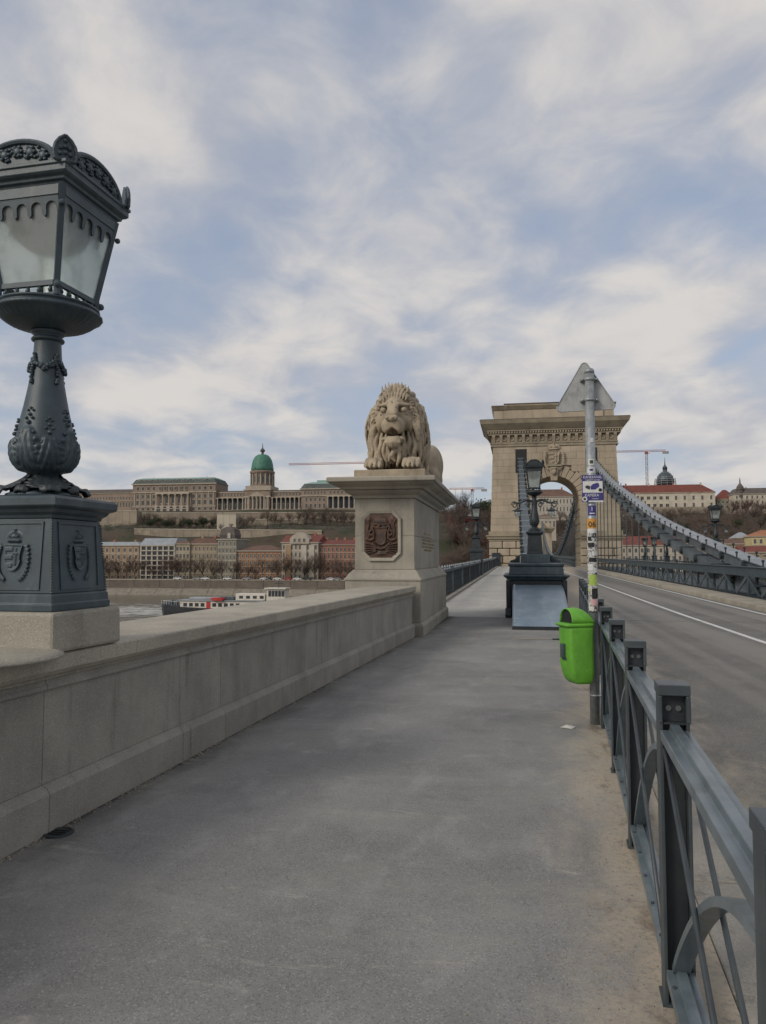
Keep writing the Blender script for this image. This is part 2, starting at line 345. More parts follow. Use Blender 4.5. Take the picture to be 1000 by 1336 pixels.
# parapet face line and fence line (plan)
PHI = .0541
def par_x(y): return -2.69+PHI*(y-3.72)
def fen_x(y): return .575+.0585*(y-2.93)
def dirt_walk(t, pos, col):
    s = N(t, 'ShaderNodeSeparateXYZ'); t.links.new(pos, s.inputs[0])
    # sandy silt blown up against the railing
    df = mth(t, 'SUBTRACT', s.outputs[0], mth(t, 'ADD', mth(t, 'MULTIPLY', s.outputs[1], .0585), .575-.0585*2.93))
    n1 = noise(t, vscale(t, pos, (1.2, .8, 1)), 1.3, 6, .7, .6)
    k = sstep(t, mth(t, 'ADD', df, mth(t, 'MULTIPLY', mth(t, 'SUBTRACT', n1, .5), 1.3)), -.54, -.02)
    gr = noise(t, pos, 34, 5, .7)
    col = mixc(t, mth(t, 'MULTIPLY', mth(t, 'MULTIPLY', k, sstep(t, gr, .25, .55)), .85), col, (.46, .385, .285))
    n2 = noise(t, vscale(t, pos, (2.5, 1.1, 1), (2, 8, 0)), 1.7, 6, .7, .3)
    k2 = mth(t, 'MULTIPLY', sstep(t, df, -.42, -.1), sstep(t, n2, .50, .66))
    col = mixc(t, mth(t, 'MULTIPLY', k2, .75), col, (.15, .11, .08))
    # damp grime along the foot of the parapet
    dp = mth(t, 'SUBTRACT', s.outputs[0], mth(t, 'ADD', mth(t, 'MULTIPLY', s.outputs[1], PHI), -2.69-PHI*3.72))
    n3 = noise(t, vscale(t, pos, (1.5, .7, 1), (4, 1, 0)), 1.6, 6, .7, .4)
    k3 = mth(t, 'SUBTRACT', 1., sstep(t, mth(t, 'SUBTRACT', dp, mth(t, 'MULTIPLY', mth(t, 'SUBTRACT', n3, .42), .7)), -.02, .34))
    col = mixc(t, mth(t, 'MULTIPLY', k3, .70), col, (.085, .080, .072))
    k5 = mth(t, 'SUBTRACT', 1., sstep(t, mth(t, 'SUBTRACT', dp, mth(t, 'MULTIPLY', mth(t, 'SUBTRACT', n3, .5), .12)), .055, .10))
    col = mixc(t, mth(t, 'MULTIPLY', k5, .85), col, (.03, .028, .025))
    # pale scuffs
    n4 = noise(t, vscale(t, pos, (1.1, 3.2, 1), (9, 3, 0)), 1.8, 7, .72, .8)
    col = mixc(t, mth(t, 'MULTIPLY', sstep(t, n4, .58, .74), .55), col, (.45, .42, .36))
    n6 = noise(t, vscale(t, pos, (.55, 1.3, 1), (2, 6, 0)), 1.1, 6, .68, .7)
    col = mixc(t, mth(t, 'MULTIPLY', sstep(t, n6, .46, .66), .26), col, (.36, .34, .295))
    return col
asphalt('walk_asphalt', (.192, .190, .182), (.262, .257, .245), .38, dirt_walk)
asphalt('bridge_walk', (.40, .385, .35), (.46, .44, .40), .12)
def dirt_road(t, pos, col):
    s = N(t, 'ShaderNodeSeparateXYZ'); t.links.new(pos, s.inputs[0])
    # tyre-polished lanes and grit by the kerb
    tr = noise(t, vscale(t, pos, (1.15, .02, 1), (.4, 0, 0)), 1.0, 2, .5)
    col = mixc(t, mth(t, 'MULTIPLY', sstep(t, tr, .45, .62), .55), col, (.26, .245, .22))
    df = mth(t, 'SUBTRACT', s.outputs[0], mth(t, 'ADD', mth(t, 'MULTIPLY', s.outputs[1], .0585), .575-.0585*2.93))
    n1 = noise(t, vscale(t, pos, (1.4, .6, 1), (5, 2, 0)), 1.6, 7, .72, .6)
    k = mth(t, 'SUBTRACT', 1., sstep(t, mth(t, 'ADD', df, mth(t, 'MULTIPLY', mth(t, 'SUBTRACT', n1, .5), 2.2)), .25, 1.25))
    col = mixc(t, mth(t, 'MULTIPLY', k, .75), col, (.42, .36, .275))
    n2 = noise(t, vscale(t, pos, (.5, 2.2, 1), (5, 2, 0)), 1.2, 6, .7, .6)
    return mixc(t, mth(t, 'MULTIPLY', sstep(t, n2, .58, .72), .35), col, (.29, .25, .20))
asphalt('road_asphalt', (.128, .122, .110), (.170, .161, .145), .45, dirt_road)

m, t, b, pos = newmat('water')
b.inputs['Base Color'].default_value = (.105, .092, .062, 1); b.inputs['Roughness'].default_value = .12
wv = vscale(t, pos, (.35, .9, 1))
bn = N(t, 'ShaderNodeBump'); bn.inputs['Strength'].default_value = .55; bn.inputs['Distance'].default_value = .35
t.links.new(mth(t, 'ADD', noise(t, wv, .5, 5, .65), mth(t, 'MULTIPLY', noise(t, wv, 3., 3, .6), .25)), bn.inputs['Height']); t.links.new(bn.outputs[0], b.inputs['Normal'])

m, t, b, pos = newmat('hill_ground')
col = mixc(t, sstep(t, noise(t, pos, .05, 6, .65), .40, .62), (.034, .040, .020), (.070, .054, .038))
col = mixc(t, mth(t, 'MULTIPLY', sstep(t, noise(t, pos, .35, 6, .7), .48, .72), .6), col, (.055, .042, .034))
t.links.new(col, b.inputs['Base Color']); b.inputs['Roughness'].default_value = .95

m, t, b, pos = newmat('frosted_glass')
b.inputs['Roughness'].default_value = .25; b.inputs['Alpha'].default_value = 1
tcn = N(t, 'ShaderNodeTexCoord'); ob = tcn.outputs['Object']
sx = N(t, 'ShaderNodeSeparateXYZ'); t.links.new(ob, sx.inputs[0])
top_tone = sstep(t, mth(t, 'ADD', sx.outputs[2], mth(t, 'MULTIPLY', mth(t, 'SUBTRACT', noise(t, ob, 5., 4, .6), .5), .35)), 2.38, 2.62)   # darker towards the top of the panes
col = mixc(t, top_tone, (.72, .76, .74), (.13, .125, .115))
t.links.new(col, b.inputs['Base Color'])
tr = N(t, 'ShaderNodeBsdfTranslucent'); t.links.new(col, tr.inputs[0])
mx = N(t, 'ShaderNodeMixShader'); mx.inputs[0].default_value = .62
t.links.new(b.outputs[0], mx.inputs[1]); t.links.new(tr.outputs[0], mx.inputs[2]); t.links.new(mx.outputs[0], t.nodes['Material Output'].inputs[0])

m, t, b, pos = newmat('sticker_mess')
tcn = N(t, 'ShaderNodeTexCoord'); ob = vscale(t, tcn.outputs['Object'], (26, 26, 22))
vo = N(t, 'ShaderNodeTexVoronoi'); vo.inputs['Scale'].default_value = 1.; vo.distance = 'CHEBYCHEV'; t.links.new(ob, vo.inputs['Vector'])
sp = N(t, 'ShaderNodeSeparateColor'); t.links.new(vo.outputs['Color'], sp.inputs[0])
c1 = ramp(t, sp.outputs[0], [(0, (.55, .55, .52)), (.32, (.62, .60, .55)), (.34, (.03, .03, .03)), (.5, (.5, .5, .5)), (.66, (.06, .06, .07)), (.7, (.6, .58, .52)), (.93, (.45, .12, .1)), (.97, (.5, .55, .2))], 'CONSTANT')
c1 = mixc(t, sstep(t, noise(t, tcn.outputs['Object'], 65, 4, .7), .50, .54), c1, (.10, .10, .11))
c1 = mixc(t, mth(t, 'MULTIPLY', sstep(t, noise(t, tcn.outputs['Object'], 28, 3, .6), .58, .62), .9), c1, (.62, .61, .57))
t.links.new(c1, b.inputs['Base Color']); b.inputs['Roughness'].default_value = .6

# ------------------------------------------------------------------ deck profile
TW_Y = 105.0
def dz(y): return 0. if y < 24 else .52*((y-24)/(TW_Y-24))**1.12
def strip(name, xl, xr, y0, y1, n, mat, zoff=0., thick=0., kind='structure'):
    mb = MB(); ys = [y0+(y1-y0)*i/n for i in range(n+1)]
    vs = []
    for y in ys:
        a = xl(y) if callable(xl) else xl; c = xr(y) if callable(xr) else xr
        vs += [(a, y, dz(y)+zoff), (c, y, dz(y)+zoff)]
    if thick:
        k = len(vs); vs += [(x, y, z-thick) for x, y, z in vs]
    fs = [(2*i, 2*i+1, 2*i+3, 2*i+2) for i in range(n)]
    if thick:
        fs += [(k+2*i, k+2*i+2, k+2*i+3, k+2*i+1) for i in range(n)]
        fs += [(2*i, 2*i+2, k+2*i+2, k+2*i) for i in range(n)]+[(2*i+1, k+2*i+1, k+2*i+3, 2*i+3) for i in range(n)]
        fs += [(0, k, k+1, 1), (2*n, 2*n+1, k+2*n+1, k+2*n)]
    mb.add(vs, fs); o = mb.build(name, mat)
    if kind: o['kind'] = kind
    return o
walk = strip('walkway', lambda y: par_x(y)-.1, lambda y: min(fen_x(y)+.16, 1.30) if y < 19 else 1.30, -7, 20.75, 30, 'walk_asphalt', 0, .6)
strip('bridge_walkway', -2.95, .05, 20.75, TW_Y+.2, 60, 'bridge_walk', 0, .9)
strip('road', lambda y: max(min(fen_x(y)+.16, 1.34), -.5), 7.62, -7, TW_Y+210, 90, 'road_asphalt', -.11, .8)
# kerb slabs between railing and road
kt = struct(thing('kerb', None, None)); del_ = None
y = -3.
while y < 18.5:
    y2 = y+1.0
    mb = MB(); g = .006
    x0, x1 = fen_x(y)+.165, fen_x(y2)+.165
    zt = .004+random.uniform(-.003, .003)
    vs = [(x0, y+g, -.3), (x0+.30, y+g, -.3), (x1+.30, y2-g, -.3), (x1, y2-g, -.3)]
    mb.add(vs+[(a, b_, zt) for a, b_, _ in vs], [(3, 2, 1, 0), (4, 5, 6, 7), (0, 1, 5, 4), (1, 2, 6, 5), (2, 3, 7, 6), (3, 0, 4, 7)])
    mb.build('kerb_slab', 'granite', kt, bevel=.008); y = y2
# painted lines
def line(name, x, w, y0, y1, z=-.106):
    return strip(name, x-w/2, x+w/2, y0, y1, 60, 'paint_white', z)
line('road_marking', 4.82, .13, -6, TW_Y); line('road_marking', 7.25, .12, -6, TW_Y)
strip('road_joint', 1.5, 7.4, 21.6, 21.68, 1, 'kerb_stone', -.104)
# raised kerb along the far truss: separate stones
kr = struct(thing('kerb', None, None))
y = 12.
while y < 104:
    y2 = min(y+2.2, 104.); mb = MB(); za, zb = dz(y), dz(y2)
    vs = [(7.52, y+.008, za-.4), (8.75, y+.008, za-.4), (8.75, y2-.008, zb-.4), (7.52, y2-.008, zb-.4), (7.58, y+.008, za+.05), (8.75, y+.008, za+.05), (8.75, y2-.008, zb+.05), (7.58, y2-.008, zb+.05)]
    mb.add(vs, [(3, 2, 1, 0), (4, 5, 6, 7), (0, 1, 5, 4), (1, 2, 6, 5), (2, 3, 7, 6), (3, 0, 4, 7)])
    mb.build('kerb_stone', 'kerb_stone', kr, bevel=.02); y = y2
strip('bridge_deck', 8.7, 14.2, 12, TW_Y+210, 60, 'deck_side', -.02, 1.2)
strip('bridge_deck', -.0, 1.45, 20.6, TW_Y+210, 60, 'deck_side', -.02, 1.2)
# abutment ground on this bank, well below the parapet, then the river
mb = MB(); mb.b2((-60, -80, -17), (-3.3, 14, -9)); mb.b2((15, -80, -17), (120, 20, -9)); struct(mb.build('ground', 'quay_stone'))
mb = MB(); mb.b2((-3.85, -8, -18), (14.5, 21, -.62)); struct(mb.build('terrain_abutment', 'wall_far'))
WATER = at(300, 777, 365).z
mb = MB(); mb.add([(-3500, -1500, WATER), (3500, -1500, WATER), (3500, 372, WATER), (-3500, 372, WATER)], [(0, 1, 2, 3)]); struct(mb.build('river_water', 'water'))

# ------------------------------------------------------------------ stone parapet on the left
par = thing('stone_parapet', 'long granite parapet with moulded coping running from lamp plinth to lion pedestal', 'parapet', (par_x(0), 0, 0), -math.atan(PHI))
# local: x across (+ to walkway), y along; the walkway face is x = 0
def par_seg(y0, y1, prof, name, g=.002, mat='granite'):
    mb = MB(); n = len(prof)
    mb.prism([(x, z) for x, z in prof], (0, y0+g, 0), (1, 0, 0), (0, 0, 1), (0, y1-y0-2*g, 0)); return mb.build(name, mat, par, bevel=.004)
base_prof = [(-.78, -.05), (.05, -.05), (.05, .215), (.03, .245), (0, .262), (-.78, .262)]
wall_prof = [(-.74, .262), (-.004, .262), (-.004, .80), (-.74, .80)]
frz_prof = [(-.75, .80), (.018, .80), (.018, .822), (.006, .832), (.006, .86), (-.75, .86)]
cap_prof = [(-.84, .905), (-.80, .86), (.02, .86), (.03, .875), (.055, .89), (.075, .915), (.078, .998), (.066, 1.006), (-.38, 1.012), (-.83, 1.006), (-.842, .995)]
ends = [-6, -3.6, -1.35, .9, 4.05, 6.4, 8.65, 10.9, 13.15, 15.28]
for i in range(len(ends)-1):
    par_seg(ends[i], ends[i+1], wall_prof, 'wall_slab'); par_seg(ends[i]+.0, ends[i+1], base_prof, 'base_course')
    par_seg(ends[i], ends[i+1], frz_prof, 'frieze_strip')
e2 = [-6, -4.4, -2.2, .0, 2.2, 4.9, 7.5, 9.6, 12.2, 15.26]
for i in range(len(e2)-1): par_seg(e2[i], e2[i+1], cap_prof, 'coping_stone', mat='coping')
# ------------------------------------------------------------------ near pedestrian railing
fence = thing('pedestrian_railing', 'dark grey steel railing with bolted posts and crossed bars along the kerb', 'railing', (fen_x(2.93)-.030, 2.93, 0), -math.atan(.0585))
SP = 1.49
pm = MB()   # post: open channel
PW, PD, PH = .102, .072, 1.07
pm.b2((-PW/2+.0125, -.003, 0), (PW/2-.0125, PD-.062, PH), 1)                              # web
pm.b2((-PW/2, -.05, 0), (-PW/2+.012, .055, PH)); pm.b2((PW/2-.012, -.05, 0), (PW/2, .055, PH))
post_me = pm.mesh('post', ['fence_steel', 'fence_web'])
cm = MB(); cm.b2((-PW/2-.004, -.056, PH-.004), (PW/2+.004, .060, PH+.034)); cm.b2((-PW/2-.004, -.056, PH-.10), (-PW/2+.010, -.046, PH-.0045)); cm.b2((PW/2-.010, -.056, PH-.10), (PW/2+.004, -.046, PH-.0045))
cap_me = cm.mesh('cap', 'fence_steel')
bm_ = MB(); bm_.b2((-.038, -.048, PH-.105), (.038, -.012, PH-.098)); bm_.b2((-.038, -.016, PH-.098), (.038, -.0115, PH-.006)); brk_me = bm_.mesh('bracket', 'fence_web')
bo = MB(); bo.rings([[(.0105*math.cos(k*PI/4), y, .0105*math.sin(k*PI/4)) for k in range(8)] for y in (-.024, -.0161)]); bolt_me = bo.mesh('bolt', 'bolt')
fo = MB(); fo.b2((-.060, -.056, 0), (.060, .064, .010)); foot_me = fo.mesh('base_plate', 'fence_steel')
def hat(mb, y0, y1, z, w):
    h = .014
    poly = [(-w/2, 0), (-w*.2, 0), (-w*.16, h*1.5), (w*.16, h*1.5), (w*.2, 0), (w/2, 0), (w/2, -.035), (w/2-.007, -.035), (w/2-.007, -.008), (-w/2+.007, -.008), (-w/2+.007, -.035), (-w/2, -.035)]
    n = len(poly); vs = [(a, y, z+b_) for y in (y0, y1) for a, b_ in poly]
    fs = [(i, (i+1) % n, n+(i+1) % n, n+i) for i in range(n)]
    mb.add(vs, fs)
rm = MB(); hat(rm, .056, SP-.051, .945, .098); rail_me = rm.mesh('top_rail', 'fence_rail')
rm = MB(); hat(rm, .056, SP-.051, .125, .092)
low_me = rm.mesh('bottom_rail', 'fence_rail')
rv = MB()
for k in range(5): rv.ball((-.035, .2+k*.28, .128), .007, 6, 4)
rivet_me = rv.mesh('rivets', 'fence_steel')
am = MB()                        # bent flat band rising from the far foot to the near head
pts = []
for k in range(15):
    a = k/14; yy = SP-.06-(SP-.14)*a; zzv = .13+.70*math.sin(a*PI/2)**.95; pts.append((yy, zzv))
def band(pts, w, th):
    vs = []; n = len(pts)
    for i, (y_, z_) in enumerate(pts):
        d = Vector((pts[min(i+1, n-1)][0]-pts[max(i-1, 0)][0], pts[min(i+1, n-1)][1]-pts[max(i-1, 0)][1])).normalized(); nx, nz = -d.y, d.x
        for (sx_, sn) in ((-1, -1), (1, -1), (1, 1), (-1, 1)): vs.append((sx_*w/2, y_+nx*sn*th/2, z_+nz*sn*th/2))
    rings = [vs[4*i:4*i+4] for i in range(n)]; mb = MB(); mb.rings(rings); return mb
arch_me = band(pts, .055, .024).mesh('arched_band', 'fence_rail')
dm = MB(); dm.tube([(-.036, .06, .15), (-.036, SP*.5, .52), (-.036, SP-.06, .88)], .0085, 8); dm2 = MB(); dm2.tube([(.036, .06, .15), (.036, SP*.5, .52), (.036, SP-.06, .88)], .0085, 8)
rod1 = dm.mesh('cross_rod', 'fence_steel', True); rod2 = dm2.mesh('cross_rod', 'fence_steel', True)
for i in range(-3, 11):
    yb = i*SP
    p = link('post', post_me, fence, (0, yb, 0)); link('cap', cap_me, p); link('bracket', brk_me, p); link('base_plate', foot_me, p)
    link('bolt', bolt_me, p, (-.017, 0, PH-.052)); link('bolt', bolt_me, p, (.017, 0, PH-.052))
    if i < 10:
        link('top_rail', rail_me, fence, (0, yb, 0)); lr = link('bottom_rail', low_me, fence, (0, yb, 0)); link('rivets', rivet_me, lr)['kind'] = 'stuff'
        link('arched_band', arch_me, fence, (0, yb, 0)); link('cross_rod', rod1, fence, (0, yb, 0)); link('cross_rod', rod2, fence, (0, yb, 0))
for o in fence.children_recursive:
    if o.name.split('.')[0] in ('post', 'cap', 'top_rail'):
        b_ = o.modifiers.new('bevel', 'BEVEL'); b_.width = .003; b_.segments = 2; b_.limit_method = 'ANGLE'

# ------------------------------------------------------------------ cast-iron balustrade of the bridge, left edge
def balustrade(x, y0, y1, label, step, big=True):
    r = thing('balustrade', label, 'balustrade', (x, y0, 0))
    bal = MB(); bal.lathe([(.035, .10), (.045, .14), (.026, .2), (.022, .5), (.03, .58), (.022, .66), (.03, .95), (.04, 1.0)], 6); bme = bal.mesh('baluster', 'iron_dark')
    fin = MB(); fin.lathe([(.04, 1.10), (.045, 1.13), (.02, 1.15), (.05, 1.20), (.012, 1.28)], 6); fme = fin.mesh('finial', 'chain_top')
    y = y0; i = 0
    while y < y1-2:
        y2 = min(y+6.0, y1); za, zb = dz(y), dz(y2)
        mb = MB(); mb.beam((0, y-y0, za+1.05), (0, y2-y0, zb+1.05), .13, .10); mb.build('top_rail', 'iron', r)
        mb = MB(); mb.beam((0, y-y0, za+.08), (0, y2-y0, zb+.08), .14, .06); mb.build('bottom_rail', 'iron_dark', r)
        mb = MB(); mb.beam((.08, y-y0, za+.035), (.08, y2-y0, zb+.035), .40, .08); mb.build('kerb_stone', 'granite', r)
        mb = MB(); mb.b2((-.07, -.09, za), (.07, .09, za+1.16)); mb.b2((-.085, -.105, za+1.161), (.085, .105, za+1.20)); mb.build('post', 'iron', r, loc=(0, y-y0, 0))
        y = y2
    y = y0+.15
    while y < y1:
        link('baluster', bme, r, (0, y-y0, dz(y)))
        if i % 4 == 0: link('finial', fme, r, (0, y-y0, dz(y)))
        y += step*(1 if y < 60 else 1.35); i += 1
    return r
balustrade(-2.78, 21.2, TW_Y-.2, 'dark cast-iron balustrade with finials along the river side of the walkway', .27)
balustrade(14.05, 24, TW_Y-.2, 'dark cast-iron balustrade on the far side of the bridge behind the chain', .55)

# ------------------------------------------------------------------ stiffening trusses beside the road
def truss(x, y0, y1, label, flip=1):
    r = thing('truss_rail', label, 'truss railing', (x, y0, 0)); y = y0; B = 3.35
    while y < y1:
        y2 = y+B; za, zb = dz(y), dz(y2)
        for side in (-.16, .16):
            mb = MB(); mb.beam((side, y-y0, za+.06), (side, y-y0, za+.80), .07, .20, up=(0, 1, 0)); mb.build('post', 'iron', r)
            if side > 0: continue
            mb = MB(); mb.beam((side-.045*flip, y-y0, za+.80), (side-.045*flip, y-y0+B*.48, za+.06), .03, .15, up=(0, 1, 0)); mb.build('diagonal', 'iron_light' if side < 0 else 'iron_dark', r)
            mb = MB(); mb.beam((side-.045*flip, y-y0+B*.52, za+.06), (side-.045*flip, y2-y0, zb+.80), .03, .15, up=(0, 1, 0)); mb.build('diagonal', 'iron', r)
        y = y2
    y = y0
    while y < y1:
        y2 = y+B*2; za, zb = dz(y), dz(y2)
        mb = MB(); mb.beam((0, y-y0, za+.98), (0, y2-y0-.012, zb+.98), .40, .36); c = mb.build('top_chord', 'iron', r, bevel=.012)
        mb = MB(); mb.beam((0, y-y0, za+1.178), (0, y2-y0-.012, zb+1.178), .52, .030); mb.build('cover_plate', 'iron_light', c)
        mb = MB(); mb.beam((0, y-y0, za+.035), (0, y2-y0-.012, zb+.035), .46, .07); mb.build('bottom_chord', 'iron_dark', r)
        y = y2
    return r
truss(9.25, 16, TW_Y-5, 'low riveted iron truss railing with diagonal bars beyond the white road lines')
truss(8.95, TW_Y+9, 292, 'dark truss railing of the main span seen low through the arch')
truss(1.25, 25.5, TW_Y-5, 'low riveted iron truss railing between road and walkway behind the lamp pedestal')
# ------------------------------------------------------------------ bridge tower with arched gateway
def voussoir_arch(parent, cx, y, zs, r0, r1, n, depth, mat, proud=.12):
    for k in range(n):
        a0, a1 = PI*k/n+.006, PI*(k+1)/n-.006
        e = r1+(.35 if k % 2 == 0 else 0)
        poly = [(cx+r0*math.cos(a0), zs+r0*math.sin(a0)), (cx+e*math.cos(a0), zs+e*math.sin(a0)), (cx+e*math.cos(a1), zs+e*math.sin(a1)), (cx+r0*math.cos(a1), zs+r0*math.sin(a1))]
        mb = MB(); mb.prism(poly, (0, y-proud, 0), (1, 0, 0), (0, 0, 1), (0, depth, 0)); mb.build('voussoir', mat, parent, bevel=.07)
TX = 5.02; ZB = .35
tw = thing('bridge_tower', 'large pale stone gate tower with arched roadway and dentilled cornice spanning the bridge', 'bridge tower', (TX, TW_Y, 0))
TD = 8.5                     # depth
def hw(z): return 8.55-.42*(z-5.)/11.8      # half width with batter (z 5 .. 16.8)
ARW, ARS = 3.3, 9.35         # arch half width, springing height
# core piers and lintel behind the facing stones
def core(x0, x1, z0, z1, name='core_wall'):
    mb = MB(); mb.b2((x0, .35, z0), (x1, TD, z1)); return mb.build(name, 'tower_stone', tw)
core(-8.15, -ARW-.05, -18, 16.9); core(ARW+.05, 8.15, -18, 16.9)
# solid above the arch, cut to a half circle
poly = [(ARW+.05, 16.9), (-ARW-.05, 16.9), (-ARW-.05, ARS)]+[((ARW+.05)*math.cos(PI-PI*k/24), ARS+(ARW+.05)*math.sin(PI-PI*k/24)) for k in range(1, 24)]+[(ARW+.05, ARS)]
mb = MB(); n_ = len(poly)
vs = [(a, .36, b_) for a, b_ in poly]+[(a, TD-.01, b_) for a, b_ in poly]
top = [0, 1]; half = [(a) for a in poly[2:]]
fs = []
arc = list(range(2, n_))            # bottom boundary left to right
# front/back faces as a fan of quads up to the top edge
xs = [poly[i][0] for i in arc]
tvs = [(x, .36, 16.9) for x in xs]; tvs2 = [(x, TD-.01, 16.9) for x in xs]
V = [(poly[i][0], .36, poly[i][1]) for i in arc]+tvs+[(poly[i][0], TD-.01, poly[i][1]) for i in arc]+tvs2; k = len(arc)
for i in range(k-1):
    fs += [(i, i+1, k+i+1, k+i), (2*k+i+1, 2*k+i, 3*k+i, 3*k+i+1), (i+1, i, 2*k+i, 2*k+i+1)]
mb.add(V, fs); mb.build('arch_core', 'tower_stone', tw)
# ashlar facing, course by course
courses = 13; z = 5.25; hc = (16.75-5.25)/courses
for c in range(courses):
    z0, z1 = 5.25+c*hc, 5.25+(c+1)*hc
    wl = hw((z0+z1)/2)
    def inner(zv): return math.sqrt(max(0, (ARW+1.35)**2-(zv-ARS)**2)) if zv > ARS else ARW+.02
    segs = []
    if z0 >= ARS+ARW+1.35: spans = [(-wl, wl)]
    else:
        xi = max(inner(z0), inner(z1)) if z0 > ARS-.3 else inner(z0)
        if z0 > ARS: xi = max(inner(z0)-.30, .3)
        spans = [(-wl, -xi), (xi, wl)]
    for (a, b_) in spans:
        L = b_-a; nb = max(1, round(L/1.55)); off = (c % 2)*.5
        cuts = [a]+[a+L*(i+off)/(nb+ (off > 0)*0) for i in range(1 if off == 0 else 0, nb) if .25 < L*(i+off)/nb < L-.25]+[b_]
        for i in range(len(cuts)-1):
            mb = MB(); g = .010; pr = random.uniform(-.008, .008)
            mb.b2((cuts[i]+g, pr, z0+g), (cuts[i+1]-g, .4, z1-g)); mb.build('ashlar', 'tower_stone', tw)
voussoir_arch(tw, 0, 0, ARS, ARW, ARW+1.25, 17, 1.2, 'tower_stone', .10)
# rusticated base
for s in (-1, 1):
    z = ZB; row = 0
    for h in (.55, 1.02, 1.0, 1.0, .0):
        if h == 0: break
        x0, x1 = (ARW+.0), 8.75+(.25 if row == 0 else 0)
        nb = 3 if row % 2 else 4
        ws = [1]*nb if row % 2 else [.6, 1, 1, .7][:nb]
        if row == 0: nb, ws = 2, [1, 1]
        tot = sum(ws); x = x0
        for w_ in ws:
            xe = x+(x1-x0)*w_/tot
            mb = MB(); mb.b2((min(s*x, s*xe)+.035, -.32-(.14 if row == 0 else 0), z+.035), (max(s*x, s*xe)-.035, .5, z+h-.035)); mb.build('rusticated_block', 'tower_stone', tw, bevel=.13 if row else .03, seg=3)
            x = xe
        z += h; row += 1
    for (e, z0, z1) in ((.18, z+.0, z+.28), (.36, z+.285, z+.62), (.52, z+.625, z+.80), (.16, z+.805, 5.24)):
        mb = MB(); mb.b2((min(s*(ARW-.0), s*(8.62+e)), -.14-e, z0), (max(s*ARW, s*(8.62+e)), .5, z1)); mb.build('plinth_moulding', 'tower_trim', tw, bevel=.03)
    # jamb quoins inside the arch; the darker stone paints in its shade
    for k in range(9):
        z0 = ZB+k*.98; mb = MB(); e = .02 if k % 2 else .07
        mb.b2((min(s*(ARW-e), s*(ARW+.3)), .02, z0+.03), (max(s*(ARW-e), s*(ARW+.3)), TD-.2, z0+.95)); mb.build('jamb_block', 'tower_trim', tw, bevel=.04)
# entablature
def ring(x, y, z0, z1, x2=None, name='moulding', mat='tower_trim'):
    x2 = x2 or x; mb = MB()
    mb.rect([(-x, x, -y, TD+y, z0), (-x2, x2, -y-(x2-x), TD+y+(x2-x), z1)]); return mb.build(name, mat, tw)
ring(8.42, .12, 16.78, 16.98); ring(8.30, .02, 16.985, 18.30, name='frieze'); ring(8.38, .1, 17.15, 17.28)
n = 17
for k in range(n):
    x = -8.0+16.0*k/(n-1)
    mb = MB(); mb.prism([(0, 17.35), (.06, 17.35), (.16, 17.6), (.42, 18.1), (.46, 18.30), (0, 18.30)], (x-.2, 0, 0), (0, -1, 0), (0, 0, 1), (.4, 0, 0)); mb.build('bracket', 'tower_stone', tw)
    if k < n-1:
        mb = MB(); xc = x+.5; mb.lathe([(.30, 0), (.30, .10), (.17, .13), (.12, .04), (0.01, .04)], 12, cap=False)
        o = mb.build('rosette', 'tower_trim', tw, loc=(xc, -.02, 17.78)); o.rotation_euler = (PI/2, 0, 0)
ring(8.72, .46, 18.305, 18.52); 
nd = 50
dme = MB().box((0, 0, 0), (.2, .26, .24)).mesh('dentil', 'tower_stone')
ring(8.60, .36, 18.525, 18.80)
for k in range(nd): link('dentil', dme, tw, (-8.72+17.44*k/(nd-1), -.5, 18.67))
ring(8.95, .72, 18.805, 19.02); ring(9.0, .80, 19.025, 19.75, 9.62); ring(9.70, 1.42, 19.755, 20.25, 9.86); ring(9.78, 1.5, 20.255, 20.36, 9.78, 'roof_ledge', 'dark_roof')
# attic
for (x0, x1, e) in ((-8.0, -6.62, .0), (-6.6, 6.6, .22), (6.62, 8.0, .0)):
    mb = MB(); mb.b2((x0, .8-e, 20.37), (x1, TD-.8+e, 21.95)); mb.build('attic_wall', 'tower_stone', tw)
    mb = MB(); mb.rect([(x0-.1, x1+.1, .7-e, TD-.7+e, 21.96), (x0-.3*(e == 0), x1+.3*(e == 0), .38-e, TD-.38+e, 22.42)]); mb.build('attic_cornice', 'tower_trim', tw)
    mb = MB(); mb.b2((x0-.28*(e == 0), .36-e, 22.425+.2*(e > 0)), (x1+.28*(e == 0), TD-.36+e, 22.56+.2*(e > 0))); mb.build('attic_roof', 'dark_roof', tw)
    if e:
        mb = MB(); mb.b2((x0, .4-e, 22.42), (x1, TD-.4+e, 22.62)); mb.build('attic_blocking', 'tower_trim', tw)
